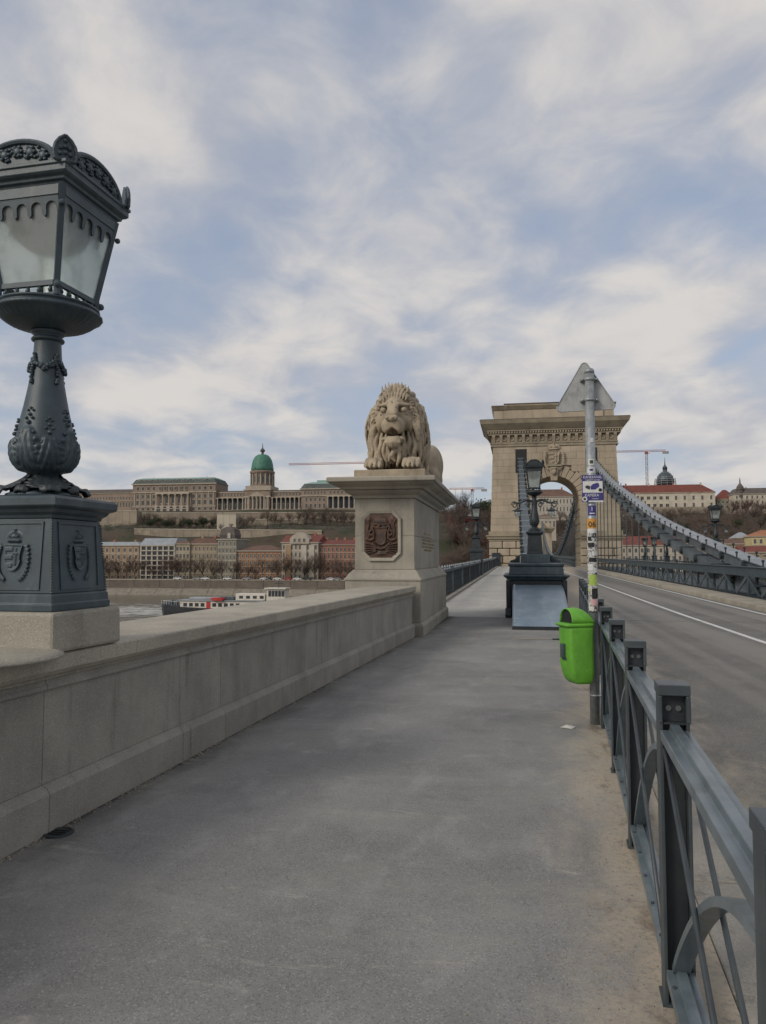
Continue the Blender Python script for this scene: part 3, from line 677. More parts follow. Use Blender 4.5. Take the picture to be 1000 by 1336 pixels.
# carved crest over the keystone
def heightfield(fn, w, h, nx, ny, depth, mask=None):
    """front-facing (-Y) relief in the XZ plane, closed at its rim by a skirt"""
    xs = np.linspace(-1, 1, nx); zs = np.linspace(-1, 1, ny); X, Z = np.meshgrid(xs, zs)
    Hh = fn(X, Z)*depth; ok = np.ones_like(X, bool) if mask is None else mask(X, Z)
    V = np.stack([X*w/2, -Hh, Z*h/2], -1).reshape(-1, 3); idx = np.arange(nx*ny).reshape(ny, nx)
    q = ok[:-1, :-1] & ok[1:, :-1] & ok[:-1, 1:] & ok[1:, 1:]
    F = np.stack([idx[:-1, :-1], idx[:-1, 1:], idx[1:, 1:], idx[1:, :-1]], -1)[q]
    return V, F
def gs(X, Z, cx, cz, sx, sz): return np.exp(-(((X-cx)/sx)**2+((Z-cz)/sz)**2))
def ridge(X, Z, pts, r):
    d = np.full_like(X, 9.)
    for (a, b_) in zip(pts[:-1], pts[1:]):
        ax, az = a; bx, bz = b_; ux, uz = bx-ax, bz-az; L = ux*ux+uz*uz+1e-9
        t = np.clip(((X-ax)*ux+(Z-az)*uz)/L, 0, 1); d = np.minimum(d, np.hypot(X-ax-t*ux, Z-az-t*uz))
    return np.sqrt(np.clip(1-(d/r)**2, 0, 1))
def shield_mask(X, Z, cx=0, cz=0, w=.4, h=.5):
    x = np.abs(X-cx)/w; z = (Z-cz)/h
    edge = np.where(z > -.2, 1-.12*np.cos(np.clip(z, -.2, 1)*3), np.sqrt(np.clip(1-((z+.2)/.8)**2, 0, 1))*.93)
    return (x < edge) & (z < .95) & (z > -1)
def crest(X, Z):
    sm = shield_mask(X, Z, 0, -.05, .42, .5).astype(float)
    sm2 = shield_mask(X, Z, 0, -.05, .33, .41).astype(float)
    h = .55*sm-.22*sm2
    h += .25*sm2*((np.abs(((Z+.05)*7) % 2-1) > .5) & (X < 0))          # bars
    h += .3*np.maximum(ridge(X, Z, [(.15, -.3), (.15, .25)], .045), ridge(X, Z, [(.05, .08), (.26, .08)], .04))
    crown = gs(X, Z, 0, .68, .26, .14)*.7+ridge(X, Z, [(-.26, .52), (.26, .52)], .06)*.6
    for c in (-.2, -.1, 0, .1, .2): crown = np.maximum(crown, gs(X, Z, c, .80-abs(c)*.5, .05, .07)*.8)
    h = np.maximum(h, crown); h = np.maximum(h, np.maximum(ridge(X, Z, [(0, .84), (0, .97)], .03), ridge(X, Z, [(-.05, .92), (.05, .92)], .03))*.5)
    for s in (-1, 1):
        for k in range(11):                       # laurel sprays
            a = -1.35+k*.19; cx, cz = s*.68*math.cos(a*.8), -.1+.72*math.sin(a)
            for q in (-1, 0, 1):
                h = np.maximum(h, ridge(X, Z, [(cx, cz), (cx+s*(.12*math.cos(a+1.2+q*.8)), cz+.13*math.sin(a+1.2+q*.8))], .045)*.55)
    return h
V_, F_ = heightfield(crest, 3.6, 4.0, 70, 76, .5, lambda X, Z: crest(X, Z) > .02)
link('keystone_crest', npmesh('keystone_crest', V_+np.array([0, -.12, 15.2]), F_, 'tower_stone'), tw)
mb = MB(); mb.prism([(-.9, 13.9), (.9, 13.9), (1.1, 14.15), (-1.1, 14.15)], (0, -.55, 0), (1, 0, 0), (0, 0, 1), (0, .5, 0)); mb.build('crest_ledge', 'tower_trim', tw, bevel=.03)
mb = MB(); mb.prism([(-.42, 12.0), (.42, 12.0), (.62, 13.85), (-.62, 13.85)], (0, -.42, 0), (1, 0, 0), (0, 0, 1), (0, 1.2, 0)); ks = mb.build('keystone', 'tower_stone', tw, bevel=.06)
mb = MB(); mb.ball((0, -.48, 13.15), (.36, .28, .46), 12, 8); mb.ball((0, -.72, 13.05), (.12, .12, .14), 8, 5); mb.ball((0, -.5, 13.65), (.44, .2, .2), 10, 5); mb.build('keystone_mask', 'tower_stone', ks, True)
# slots where the chains enter
for x in (-4.35, 4.9):
    mb = MB(); mb.b2((x-.75, -.06, 13.2), (x+.75, -.02+.03, 16.4)); mb.build('chain_slot', 'black', tw)
mb = MB(); mb.b2((-8.35, -.75, ZB+.3), (-7.25, -.40, ZB+2.0)); mb.build('service_box', 'iron_dark', tw, bevel=.03)
# river pier
mb = MB(); mb.b2((-9.5, -1.2, -24), (9.5, TD+1.2, ZB-1.4)); mb.build('river_pier', 'tower_trim', tw)

# ------------------------------------------------------------------ far gate tower over the other pier
ft = thing('bridge_tower', 'distant pale stone bridge tower seen through the near arch', 'bridge tower', (4.6, 300, .6))
mb = MB(); mb.b2((-8, 0, -22), (-3.3, 8, 11)); mb.build('pier_wall', 'tower_stone', ft)
mb = MB(); mb.b2((3.3, 0, -22), (8.6, 8, 11)); mb.build('pier_wall', 'tower_stone', ft)
mb = MB(); mb.b2((-3.3, .2, 8.8), (3.3, 7.8, 10.99)); mb.build('lintel_wall', 'tower_stone', ft)
mb = MB(); mb.rect([(-8.2, 8.8, -.3, 8.3, 11), (-9.4, 9.8, -1.2, 9.2, 12.4), (-9.4, 9.8, -1.2, 9.2, 12.8)]); mb.build('cornice', 'tower_trim', ft)
mb = MB(); mb.b2((-8, .4, 12.8), (8.2, 7.6, 14.6)); mb.build('attic_wall', 'tower_stone', ft)

# ------------------------------------------------------------------ suspension chains: link plates, joints, hanger rods
def chz(y):  # height of the upper chain
    pts = [(22, .25), (32.5, 1.05), (38, 1.7), (46, 2.75), (51.5, 3.5), (58.5, 4.6), (67.8, 6.5), (80.7, 9.0), (92, 11.6), (104.5, 14.9)]
    for (a, za), (b_, zb) in zip(pts[:-1], pts[1:]):
        if y <= b_: return za+(zb-za)*(y-a)/(b_-a)
    return pts[-1][1]
def chz_s(y): return (chz(y-3)+chz(y)+chz(y+3))/3 if 26 < y < 100 else chz(y)
def chz_main(y): return 2.4+13.2*((y-207)/94)**2
def chain(x, y0, label, y_end=104.4, zf=None, cover=True):
    chz_s = zf or globals()['chz_s']
    r = thing('suspension_chain', label, 'bridge chain', (x, y0, 0)); L = 3.55; y = y0; i = 0
    while y < y_end:
        y2 = min(y+L, y_end)
        for (dzv, yo, nm) in ((0, 0, 'upper_link'), (-.85, L/2, 'lower_link')):
            ya, yb = y+yo, y2+yo
            if yb > y_end+.1: continue
            za, zb = chz_s(ya)+dzv, chz_s(yb)+dzv
            if zb < dz(yb)-.3 or za < -.5: continue
            W2 = .62 if i % 2 == 0 else .56; e = .18
            d = Vector((0, yb-ya, zb-za)).normalized()
            p, q = Vector((0, ya-y0, za))-d*e, Vector((0, yb-y0, zb))+d*e
            mb = MB(); npl = 6
            for k in range(npl):
                xx = -W2/2+W2*(k+.5)/npl
                mb.beam(p+Vector((xx, 0, 0)), q+Vector((xx, 0, 0)), W2/npl*.62, .46)
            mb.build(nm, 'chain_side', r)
            # walkable cover over the upper chain
            if dzv == 0 and cover:
                up = d.cross(Vector((1, 0, 0))); up = up if up.z > 0 else -up
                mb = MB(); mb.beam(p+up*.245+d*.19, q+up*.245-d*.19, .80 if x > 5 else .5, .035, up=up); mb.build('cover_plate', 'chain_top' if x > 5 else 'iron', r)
            # joint pin and its cross strap
            mb = MB(); n8 = 8
            rr = [[(sx*.44, ya-y0+.15*math.cos(2*PI*k/n8), za+.15*math.sin(2*PI*k/n8)) for k in range(n8)] for sx in (-1, 1)]
            mb.rings(rr); mb.build('joint_pin', 'iron_dark', r)
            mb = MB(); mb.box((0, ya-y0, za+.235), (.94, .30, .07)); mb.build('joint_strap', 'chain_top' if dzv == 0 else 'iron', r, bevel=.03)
            if dzv == 0 and cover:
                for k in range(2):
                    for sx in (-.5, .5):
                        mb = MB(); yy = ya-y0+L*(k+.5)/2; zc = za+(zb-za)*(k+.5)/2
                        mb.beam((sx*.8, yy, zc+.2), (sx*.8, yy, zc+.44), .05, .05); mb.ball((sx*.8, yy, zc+.45), .065, 6, 4); mb.build('stanchion', 'iron_dark', r)
            # hanger from every joint
            zd = dz(ya)+.95
            if za-zd > .4 and dzv < 0:
                mb = MB(); mb.tube([(0, ya-y0, za-.15), (0, ya-y0, zd)], .05, 6); mb.build('hanger_rod', 'iron', r)
        y = y2; i += 1
    return r
chain(.62, 26, 'grey suspension chain rising behind the central lamp to the left of the arch')
chain(9.70, 20, 'grey suspension chain with walk plates sweeping up from the right to the tower')
chain(9.55, 114.5, 'dark main-span chain curving down beyond the arch opening', 300, chz_main, False)
# ------------------------------------------------------------------ implicit surface tools for carved figures
class SDF:
    def __init__(s, lo, hi, h):
        s.lo = np.array(lo, float); s.h = h; s.n = np.ceil((np.array(hi)-s.lo)/h).astype(int)+1
        s.d = np.full(s.n, 1., np.float32); s.off = np.zeros(3)
    def _win(s, lo, hi):
        a = np.clip(np.floor((np.array(lo)-s.lo)/s.h).astype(int), 0, s.n); b_ = np.clip(np.ceil((np.array(hi)-s.lo)/s.h).astype(int)+1, 0, s.n)
        if (b_ <= a).any(): return None
        ax = [s.lo[i]+s.h*np.arange(a[i], b_[i], dtype=np.float32) for i in range(3)]
        return tuple(slice(a[i], b_[i]) for i in range(3)), np.meshgrid(*ax, indexing='ij', sparse=True)
    def comb(s, sl, d, k, op):
        o = s.d[sl]
        if op == 'add':
            t = np.clip(.5+.5*(o-d)/k, 0, 1); s.d[sl] = o*(1-t)+d*t-k*t*(1-t)
        else:
            t = np.clip(.5-.5*(o+d)/k, 0, 1); s.d[sl] = o*(1-t)+(-d)*t+k*t*(1-t)
    def ell(s, c, r, k=.06, op='add', rot=None):
        c = np.array(c)+s.off; r = np.array(r if hasattr(r, '__len__') else (r, r, r), float); m = r.max()+k*2+.06
        w = s._win(c-m, c+m)
        if w is None: return
        sl, (X, Y, Z) = w; x, y, z = X-c[0], Y-c[1], Z-c[2]
        if rot is not None:       # rotate about y (roll)
            ca, sa = math.cos(rot), math.sin(rot); x, z = x*ca+z*sa, -x*sa+z*ca
        k0 = np.sqrt((x/r[0])**2+(y/r[1])**2+(z/r[2])**2); k1 = np.sqrt((x/r[0]**2)**2+(y/r[1]**2)**2+(z/r[2]**2)**2)
        s.comb(sl, k0*(k0-1)/np.maximum(k1, 1e-6), k, op)
    def cap(s, a, b_, ra, rb, k=.05, op='add'):
        a, b_ = np.array(a, float)+s.off, np.array(b_, float)+s.off; m = max(ra, rb)+k*1.6+.03
        w = s._win(np.minimum(a, b_)-m, np.maximum(a, b_)+m)
        if w is None: return
        sl, (X, Y, Z) = w; u = b_-a; L = (u*u).sum()+1e-9
        t = np.clip(((X-a[0])*u[0]+(Y-a[1])*u[1]+(Z-a[2])*u[2])/L, 0, 1)
        d = np.sqrt((X-a[0]-t*u[0])**2+(Y-a[1]-t*u[1])**2+(Z-a[2]-t*u[2])**2)-(ra+(rb-ra)*t)
        s.comb(sl, d, k, op)
    def strand(s, pts, r, k=.02):
        n = len(pts)
        for i in range(n-1): s.cap(pts[i], pts[i+1], r[i], r[i+1], k)
    def mesh(s):
        d = s.d; sg = d < 0; nx, ny, nz = d.shape
        c = sum(sg[i:nx-1+i, j:ny-1+j, k:nz-1+k].astype(np.int8) for i in (0, 1) for j in (0, 1) for k in (0, 1))
        cell = (c > 0) & (c < 8); ids = np.full(cell.shape, -1, np.int64); ci = np.argwhere(cell); ids[cell] = np.arange(len(ci))
        P = np.zeros((len(ci), 3)); cnt = np.zeros(len(ci)); I, J, K = ci.T
        cor = [(i, j, k) for i in (0, 1) for j in (0, 1) for k in (0, 1)]
        for a in cor:
            for b_ in cor:
                if sum(b_)-sum(a) == 1 and all(q >= p for p, q in zip(a, b_)):
                    da = d[I+a[0], J+a[1], K+a[2]]; db = d[I+b_[0], J+b_[1], K+b_[2]]; x = (da < 0) != (db < 0)
                    t = np.where(x, da/np.where(x, da-db, 1), 0)
                    for q in range(3): P[:, q] += np.where(x, a[q]+(b_[q]-a[q])*t, 0)
                    cnt += x
        V = (P/np.maximum(cnt, 1)[:, None]+ci)*s.h+s.lo; F = []
        for ax in range(3):
            u, v = [(1, 2), (2, 0), (0, 1)][ax]
            sl0 = [slice(None)]*3; sl1 = [slice(None)]*3; sl0[ax] = slice(0, -1); sl1[ax] = slice(1, None)
            e = np.argwhere(sg[tuple(sl0)] != sg[tuple(sl1)]); neg = sg[tuple(e.T)]
            okm = (e[:, u] > 0) & (e[:, v] > 0) & (e[:, u] < d.shape[u]-1) & (e[:, v] < d.shape[v]-1); e, neg = e[okm], neg[okm]
            def g(du, dv):
                q = e.copy(); q[:, u] -= du; q[:, v] -= dv; return ids[tuple(q.T)]
            f = np.stack([g(1, 1), g(0, 1), g(0, 0), g(1, 0)], 1); f[~neg] = f[~neg][:, ::-1]; F.append(f)
        F = np.concatenate(F); F = F[(F >= 0).all(1)]; return V, F

# ------------------------------------------------------------------ lion on its pedestal
PX, PY = -2.70, 15.4
ped = thing('lion_pedestal', 'tall granite pedestal with overhanging cornice and rusty iron coat of arms', 'pedestal', (PX, PY, 0))
def blk(parent, name, prof, mat='granite_fine', bevel=.01):
    """prof: (half width, front y, back y, z)"""
    mb = MB(); mb.rect([(-h, h, a, b_, z) for h, a, b_, z in prof]); return mb.build(name, mat, parent, bevel=bevel)
blk(ped, 'foot_course', [(.84, -.06, 5.66, -.3), (.84, -.06, 5.66, .20), (.80, -.02, 5.62, .25), (.785, 0, 5.6, .26)])
for (y0, y1) in ((0, 1.9), (1.906, 3.8), (3.806, 5.6)): blk(ped, 'plinth_block', [(.78, y0, y1, .262), (.78, y0, y1, 1.10)])
blk(ped, 'base_moulding', [(.80, -.02, 5.62, 1.103), (.80, -.02, 5.62, 1.15), (.77, .01, 5.59, 1.165), (.72, .08, 5.52, 1.25), (.655, .20, 5.40, 1.32), (.635, .23, 5.37, 1.325)])
for (z0, z1) in ((1.328, 2.02), (2.023, 2.80)):
    blk(ped, 'shaft_block', [(.625, .25, 2.7, z0), (.62, .25, 2.7, z1)], bevel=.006); blk(ped, 'shaft_block', [(.625, 2.703, 5.3, z0), (.62, 2.703, 5.3, z1)], bevel=.006)
blk(ped, 'cornice_bed', [(.66, .20, 5.35, 2.803), (.68, .18, 5.37, 2.86), (.76, .08, 5.5, 2.90), (.80, .02, 5.55, 2.94), (.80, .02, 5.55, 2.97)])
blk(ped, 'cornice_corona', [(.86, -.06, 5.62, 2.973), (.90, -.10, 5.66, 3.02), (1.02, -.22, 5.8, 3.06), (1.07, -.28, 5.86, 3.09), (1.07, -.28, 5.86, 3.10)])
blk(ped, 'cornice_top', [(1.09, -.30, 5.9, 3.104), (1.11, -.32, 5.92, 3.12), (1.11, -.32, 5.92, 3.19), (1.09, -.30, 5.9, 3.21)])
# octagonal iron relief in a stone frame
RW, RH, RZ, RXo = .70, .92, 2.03, -.07
def octo(w, h, c): return [(-w/2+c, -h/2), (w/2-c, -h/2), (w/2, -h/2+c), (w/2, h/2-c), (w/2-c, h/2), (-w/2+c, h/2), (-w/2, h/2-c), (-w/2, -h/2+c)]
mb = MB(); oo, ii = octo(RW+.13, RH+.13, .16), octo(RW, RH, .13)
vs = [(RXo+a, .20, RZ+b_) for a, b_ in oo]+[(RXo+a, .225, RZ+b_) for a, b_ in ii]+[(RXo+a, .249, RZ+b_) for a, b_ in oo]+[(RXo+a, .249, RZ+b_) for a, b_ in ii]
fs = [(i, (i+1) % 8, 8+(i+1) % 8, 8+i) for i in range(8)]+[(16+i, 16+(i+1) % 8, (i+1) % 8, i) for i in range(8)]+[(8+i, 8+(i+1) % 8, 24+(i+1) % 8, 24+i) for i in range(8)]
mb.add(vs, fs); mb.build('relief_frame', 'granite_fine', ped, bevel=.004)
def arms(X, Z):
    h = np.zeros_like(X)
    h = np.maximum(h, shield_mask(X, Z, 0, -.02, .34, .42)*.55-.16*shield_mask(X, Z, 0, -.02, .28, .35))
    h = np.maximum(h, np.clip(1-((X/.42)**2+((Z-.62)/.22)**2), 0, 1)**.5*.6*(Z > .55))
    for k in range(-4, 5): h = h+.10*ridge(X, Z, [(k*.085, .58), (k*.07, .80)], .025)*(h > .1)
    h = np.maximum(h, ridge(X, Z, [(-.5, .50), (.5, .50)], .05)*.55)
    for s in (-1, 1):
        h = np.maximum(h, ridge(X, Z, [(s*.10, .42), (s*.3, .36), (s*.48, .42), (s*.56, .30)], .06)*.6)
        h = np.maximum(h, ridge(X, Z, [(s*.52, .34), (s*.42, .16), (s*.52, 0), (s*.66, .04), (s*.68, .18), (s*.58, .22)], .07)*.75)
        h = np.maximum(h, ridge(X, Z, [(s*.42, .16), (s*.44, -.14), (s*.62, -.22), (s*.86, -.16)], .07)*.65)
        h = np.maximum(h, ridge(X, Z, [(s*.86, .70), (s*.74, .55), (s*.80, .2), (s*.74, -.05)], .07)*.5)
        h = np.maximum(h, gs(X, Z, s*.72, .72, .13, .13)*.6)
        for k in range(5):
            h = np.maximum(h, ridge(X, Z, [(s*.30, -.52-k*.05), (s*(.62), -.40-k*.09), (s*.92, -.36-k*.12)], .035)*.6)
        for k in range(4): h = np.maximum(h, gs(X, Z, s*(.10+k*.1), -.42+.05*k, .05, .05)*.7)
    h = np.maximum(h, ridge(X, Z, [(-.5, -.36), (-.25, -.55), (0, -.60), (.25, -.55), (.5, -.36)], .07)*.75)
    h = np.maximum(h, gs(X, Z, 0, -.82, .3, .07)*.45)
    return h+.10
def omask(X, Z): return (np.abs(X*RW/2)/1+np.abs(Z*RH/2)) < (RW/2+RH/2-.13)
V_, F_ = heightfield(arms, RW, RH, 90, 118, .07, omask)
link('iron_relief', npmesh('iron_relief', V_+np.array([RXo, .240, RZ]), F_, 'relief_iron'), ped)
# worn gilded inscription on the walkway side: rows of small cut strokes, no longer legible
mb = MB(); rr = random.Random(3)
for k in range(6):
    z = 2.12-k*.075; y = 1.5+(.3 if k in (0, 5) else 0)
    while y < (3.4 if k in (0, 5) else 3.9):
        w = rr.uniform(.03, .06)
        if rr.random() > .22: mb.b2((.6215+.002, y, z-.022), (.628, y+w*.35, z+.022))
        if rr.random() > .6: mb.b2((.6215+.002, y, z-.02), (.6275, y+w*.9, z-.012))
        y += w+.03
mb.build('worn_inscription', 'gilt', ped)['kind'] = 'stuff'

lion = thing('lion_statue', 'weathered stone lion with open mouth and long mane lying on the pedestal', 'statue', (-2.50, 15.55, 3.21)); lion.scale = (.94, 1, 1.03)
mb = MB(); mb.b2((-.86, -.12, .003), (.72, 5.0, .17)); mb.build('statue_slab', 'lion_stone', lion, bevel=.02)
S = SDF((-1.0, -.42, .10), (1.0, 4.7, 2.1), .0145)
rl = random.Random(11)
# trunk, haunches, forelegs
S.ell((0, 1.05, .80), (.50, .70, .62), .1); S.cap((0, 1.0, .80), (0, 3.4, .72), .50, .50, .12)
for s in (-1, 1):
    S.ell((s*.44, 3.25, .62), (.33, .62, .50), .1); S.cap((s*.54, 2.7, .34), (s*.54, 3.6, .30), .16, .18, .08)
    S.cap((s*.40, .25, .31), (s*.44, 1.5, .34), .155, .17, .06)
    c = s*.42-.02
    S.ell((c, .12, .29), (.21, .25, .15), .05)
    for k in range(4):
        xx = c-.150+.10*k; S.cap((xx, -.07-.03*(k in (1, 2)), .26), (xx, .06, .37), .058, .055, .012); S.cap((xx, -.13-.03*(k in (1, 2)), .215), (xx, -.11-.03*(k in (1, 2)), .25), .022, .026, .008)
    for k in range(3): S.cap((c-.10+.10*k, -.17, .2), (c-.10+.10*k, .0, .44), .014, .012, .010, 'sub')
# inner masses the locks lie on
S.ell((0, .90, 1.18), (.52, .46, .62), .08); S.ell((0, .66, 1.38), (.42, .38, .40), .08); S.ell((0, .66, .78), (.44, .28, .60), .08)
# face planes
S.ell((0, .28, 1.50), (.32, .25, .27), .06); S.ell((0, .24, 1.25), (.365, .27, .34), .08)
for s in (-1, 1):
    S.cap((s*.052, .01, 1.49), (s*.045, -.165, 1.27), .095, .085, .05)     # broad flat bridge
    S.ell((s*.34, .28, 1.17), (.095, .18, .22), .08)
S.off = np.array([0, 0, -.055])
S.cap((-.105, -.045, 1.105), (.105, -.045, 1.105), .155, .155, .06)           # broad flat muzzle
S.cap((-.10, -.115, 1.16), (.10, -.115, 1.16), .10, .10, .06); S.cap((-.13, -.09, 1.03), (.13, -.09, 1.03), .085, .085, .05)
S.off = np.zeros(3)
for s in (-1, 1):
    S.ell((s*.215, -.03, 1.392), (.105, .14, .086), .022, 'sub')             # eye sockets
    S.cap((s*.125, -.060, 1.492), (s*.33, .045, 1.485), .040, .034, .018)    # brow
    S.cap((s*.14, .02, 1.312), (s*.30, .06, 1.315), .022, .02, .02)
    S.ell((s*.225, .035, 1.388), (.076, .072, .062), .004)                   # eyeball
    S.cap((s*.20, -.10, 1.22), (s*.285, .02, 1.05), .016, .020, .03, 'sub')  # fold beside the muzzle
    S.cap((s*.10, -.14, 1.40), (s*.13, -.10, 1.27), .020, .02, .03, 'sub')
S.cap((0, -.02, 1.66), (0, -.06, 1.48), .022, .018, .04, 'sub')              # furrow of the brow
S.off = np.array([0, 0, -.055])
S.cap((-.095, -.262, 1.235), (.095, -.262, 1.235), .050, .050, .010)         # nose leather
S.cap((0, -.285, 1.215), (0, -.275, 1.185), .036, .028, .014)
for s in (-1, 1): S.ell((s*.068, -.315, 1.208), (.034, .035, .021), .008, 'sub')
S.cap((0, -.30, 1.165), (0, -.26, 1.03), .013, .016, .018, 'sub')
for s in (-1, 1):
    for (q, w) in ((0, .16), (1, .19), (2, .17)): S.ell((s*w*.72, -.25+.02*q, 1.115-.04*q), (.010, .02, .010), .006, 'sub')
# open mouth, jaw and beard
S.ell((0, .03, .82), (.19, .22, .115), .04); S.ell((0, -.085, .77), (.165, .135, .125), .03)
S.ell((0, -.13, .955), (.125, .34, .075), .012, 'sub'); S.ell((0, -.12, 1.0), (.06, .28, .055), .012, 'sub')
for s in (-1, 1): S.cap((s*.06, -.24, .945), (s*.27, .0, .895), .046, .026, .012, 'sub')
for s in (-1, 1): S.cap((s*.19, -.02, .865), (s*.245, .0, .84), .035, .03, .03)
for k in range(15):
    x = -.15+.30*k/14; S.strand([(x, -.15+abs(x)*.35, .835), (x*1.05, -.215+abs(x)*.45, .755), (x*.95+rl.uniform(-.012, .012), -.17+abs(x)*.3, .65+.3*abs(x)+rl.uniform(-.02, .02))], [.014, .021, .009], .005)
S.off = np.zeros(3)
# mane: locks round the face, swept out and falling
GRV = []
def lock(p, r0, k=.006): S.strand(p, [r0*(.55+.65*math.sin(PI*min(1, (i+1.)/(len(p)))))*(1 if i < len(p)-1 else .3) for i in range(len(p))], k)
for ring_i, (y0, cnt, r0, outw) in enumerate(((.20, 19, .050, .17), (.38, 20, .058, .24), (.60, 18, .066, .29))):
    for k in range(cnt):
        a = PI*(-.10+1.20*(k+.5*(ring_i % 2))/(cnt-1)); ca, sa = math.cos(a), math.sin(a)
        top = max(0, sa)**2.2; fall = (.62+.10*ring_i)*(1-top)+rl.uniform(-.06, .06); o_ = outw*(1-.22*top); pts = []; ph = rl.uniform(0, 6.28)
        for q in range(9):
            u = q/8; wob = .020*math.sin(u*8+ph)*u
            pts.append((ca*(.385+o_*math.sin(min(1, u*1.5)*PI/2))*(1-.05*u)+wob, y0+.20*u-.06*math.sin(u*PI), 1.32+sa*(.43+o_*1.0*math.sin(min(1, u*1.5)*PI/2))-fall*u**1.5))
        lock(pts, r0*rl.uniform(.85, 1.2)); GRV.append((ca, sa, o_, fall, y0, ph))
for k in range(9):              # upright tuft over the brow
    x = -.27+.54*k/8; hgt = 2.03-1.1*x*x+rl.uniform(-.03, .015)
    S.strand([(x*.95, .20, 1.72-x*x*.8), (x*1.03, .23, 1.82-x*x*.8), (x*1.12, .27, hgt)], [.048, .042, .010], .004)
    x2 = x+.02; S.strand([(x2*.9, .09, 1.66-x*x*.9), (x2, .12, 1.74-x*x*.9), (x2*1.05, .18, 1.80-x*x*.9)], [.022, .034, .010], .004)
CH = []
for lay, (y0, cnt, spread) in enumerate(((.25, 12, .54), (.14, 9, .44), (.06, 5, .24))):   # long locks down the chest
    for k in range(cnt):
        u0 = -1+2*(k+.5)/cnt; x0 = u0*spread; z0 = 1.08-.30*(1-abs(u0))-.05*lay+rl.uniform(-.05, .05); z1 = .23+rl.uniform(-.03, .12)
        ph = rl.uniform(0, 6.3); am_ = rl.uniform(.016, .030); pts = []
        for q in range(11):
            v = q/10; pts.append((x0*(1+.10*math.sin(v*PI))+am_*math.sin(v*10+ph)*min(1, v*3), y0+.20*abs(u0)**2-.06*math.sin(v*PI)+.015*math.cos(v*10+ph), z0+(z1-z0)*v))
        lock(pts, rl.uniform(.038, .050), .004); CH.append([(p[0]+.5*2*spread/cnt, p[1]-.045, p[2]) for p in pts[1:-1]])
for s in (-1, 1):                # flanks of the mane behind the face
    for k in range(7):
        y0 = .50+.13*k; ph = rl.uniform(0, 6.3); pts = []
        for q in range(10):
            v = q/9; pts.append((s*(.585+.10*math.sin(v*PI*.85)-.05*v-.012*k)+.018*math.sin(v*9+ph), y0+.03*math.sin(v*9+ph), 1.50-.03*k-(1.16-.02*k)*v))
        lock(pts, .066, .005)
def groove(p, r):
    for i in range(len(p)-1): S.cap(p[i], p[i+1], r, r, .010, 'sub')
for p in CH: groove(p, .013)
for a_i in range(30):            # chisel grooves down the outside of the mane
    a = PI*(-.08+1.16*a_i/29); ca, sa = math.cos(a), math.sin(a)
    if sa > .93: continue
    top = max(0, sa)**2.2; fall = .74*(1-top); ph = rl.uniform(0, 6.28)
    for (y0, ow) in ((.20, .235), (.42, .30)):
        p = []
        for q in range(10):
            u = .12+.82*q/9; o_ = ow*(1-.22*top)
            p.append((ca*(.405+o_*math.sin(min(1, u*1.5)*PI/2))*(1-.05*u)+.02*math.sin(u*8+ph), y0+.16*u-.06*math.sin(u*PI)-.03, 1.32+sa*(.45+o_*math.sin(min(1, u*1.5)*PI/2))-fall*u**1.5))
        groove(p, .020)
V_, F_ = S.mesh(); print('lion verts', len(V_))
link('lion_figure', npmesh('lion_figure', V_, F_, 'lion_stone'), lion)
# ------------------------------------------------------------------ cast-iron lamp standard
m, t, b, pos = newmat('lamp_glass')
t.nodes.remove(b)
tcn = N(t, 'ShaderNodeTexCoord'); gcol = mixc(t, sstep(t, noise(t, tcn.outputs['Object'], 7, 4, .6), .4, .7), (.95, .98, .96), (.80, .84, .81))
tp = N(t, 'ShaderNodeBsdfRefraction'); tp.inputs['Roughness'].default_value = .32; tp.inputs['IOR'].default_value = 1.22; t.links.new(gcol, tp.inputs[0]); trn = N(t, 'ShaderNodeBsdfTranslucent'); t.links.new(gcol, trn.inputs[0])
gl = N(t, 'ShaderNodeBsdfGlossy'); gl.inputs['Roughness'].default_value = .18; df = N(t, 'ShaderNodeBsdfDiffuse'); t.links.new(gcol, df.inputs[0])
m1 = N(t, 'ShaderNodeMixShader'); m1.inputs[0].default_value = .22; t.links.new(tp.outputs[0], m1.inputs[1]); t.links.new(trn.outputs[0], m1.inputs[2])
m2 = N(t, 'ShaderNodeMixShader'); m2.inputs[0].default_value = .10; t.links.new(m1.outputs[0], m2.inputs[1]); t.links.new(df.outputs[0], m2.inputs[2])
m3 = N(t, 'ShaderNodeMixShader'); m3.inputs[0].default_value = .06; t.links.new(m2.outputs[0], m3.inputs[1]); t.links.new(gl.outputs[0], m3.inputs[2])
t.links.new(m3.outputs[0], t.nodes['Material Output'].inputs[0])

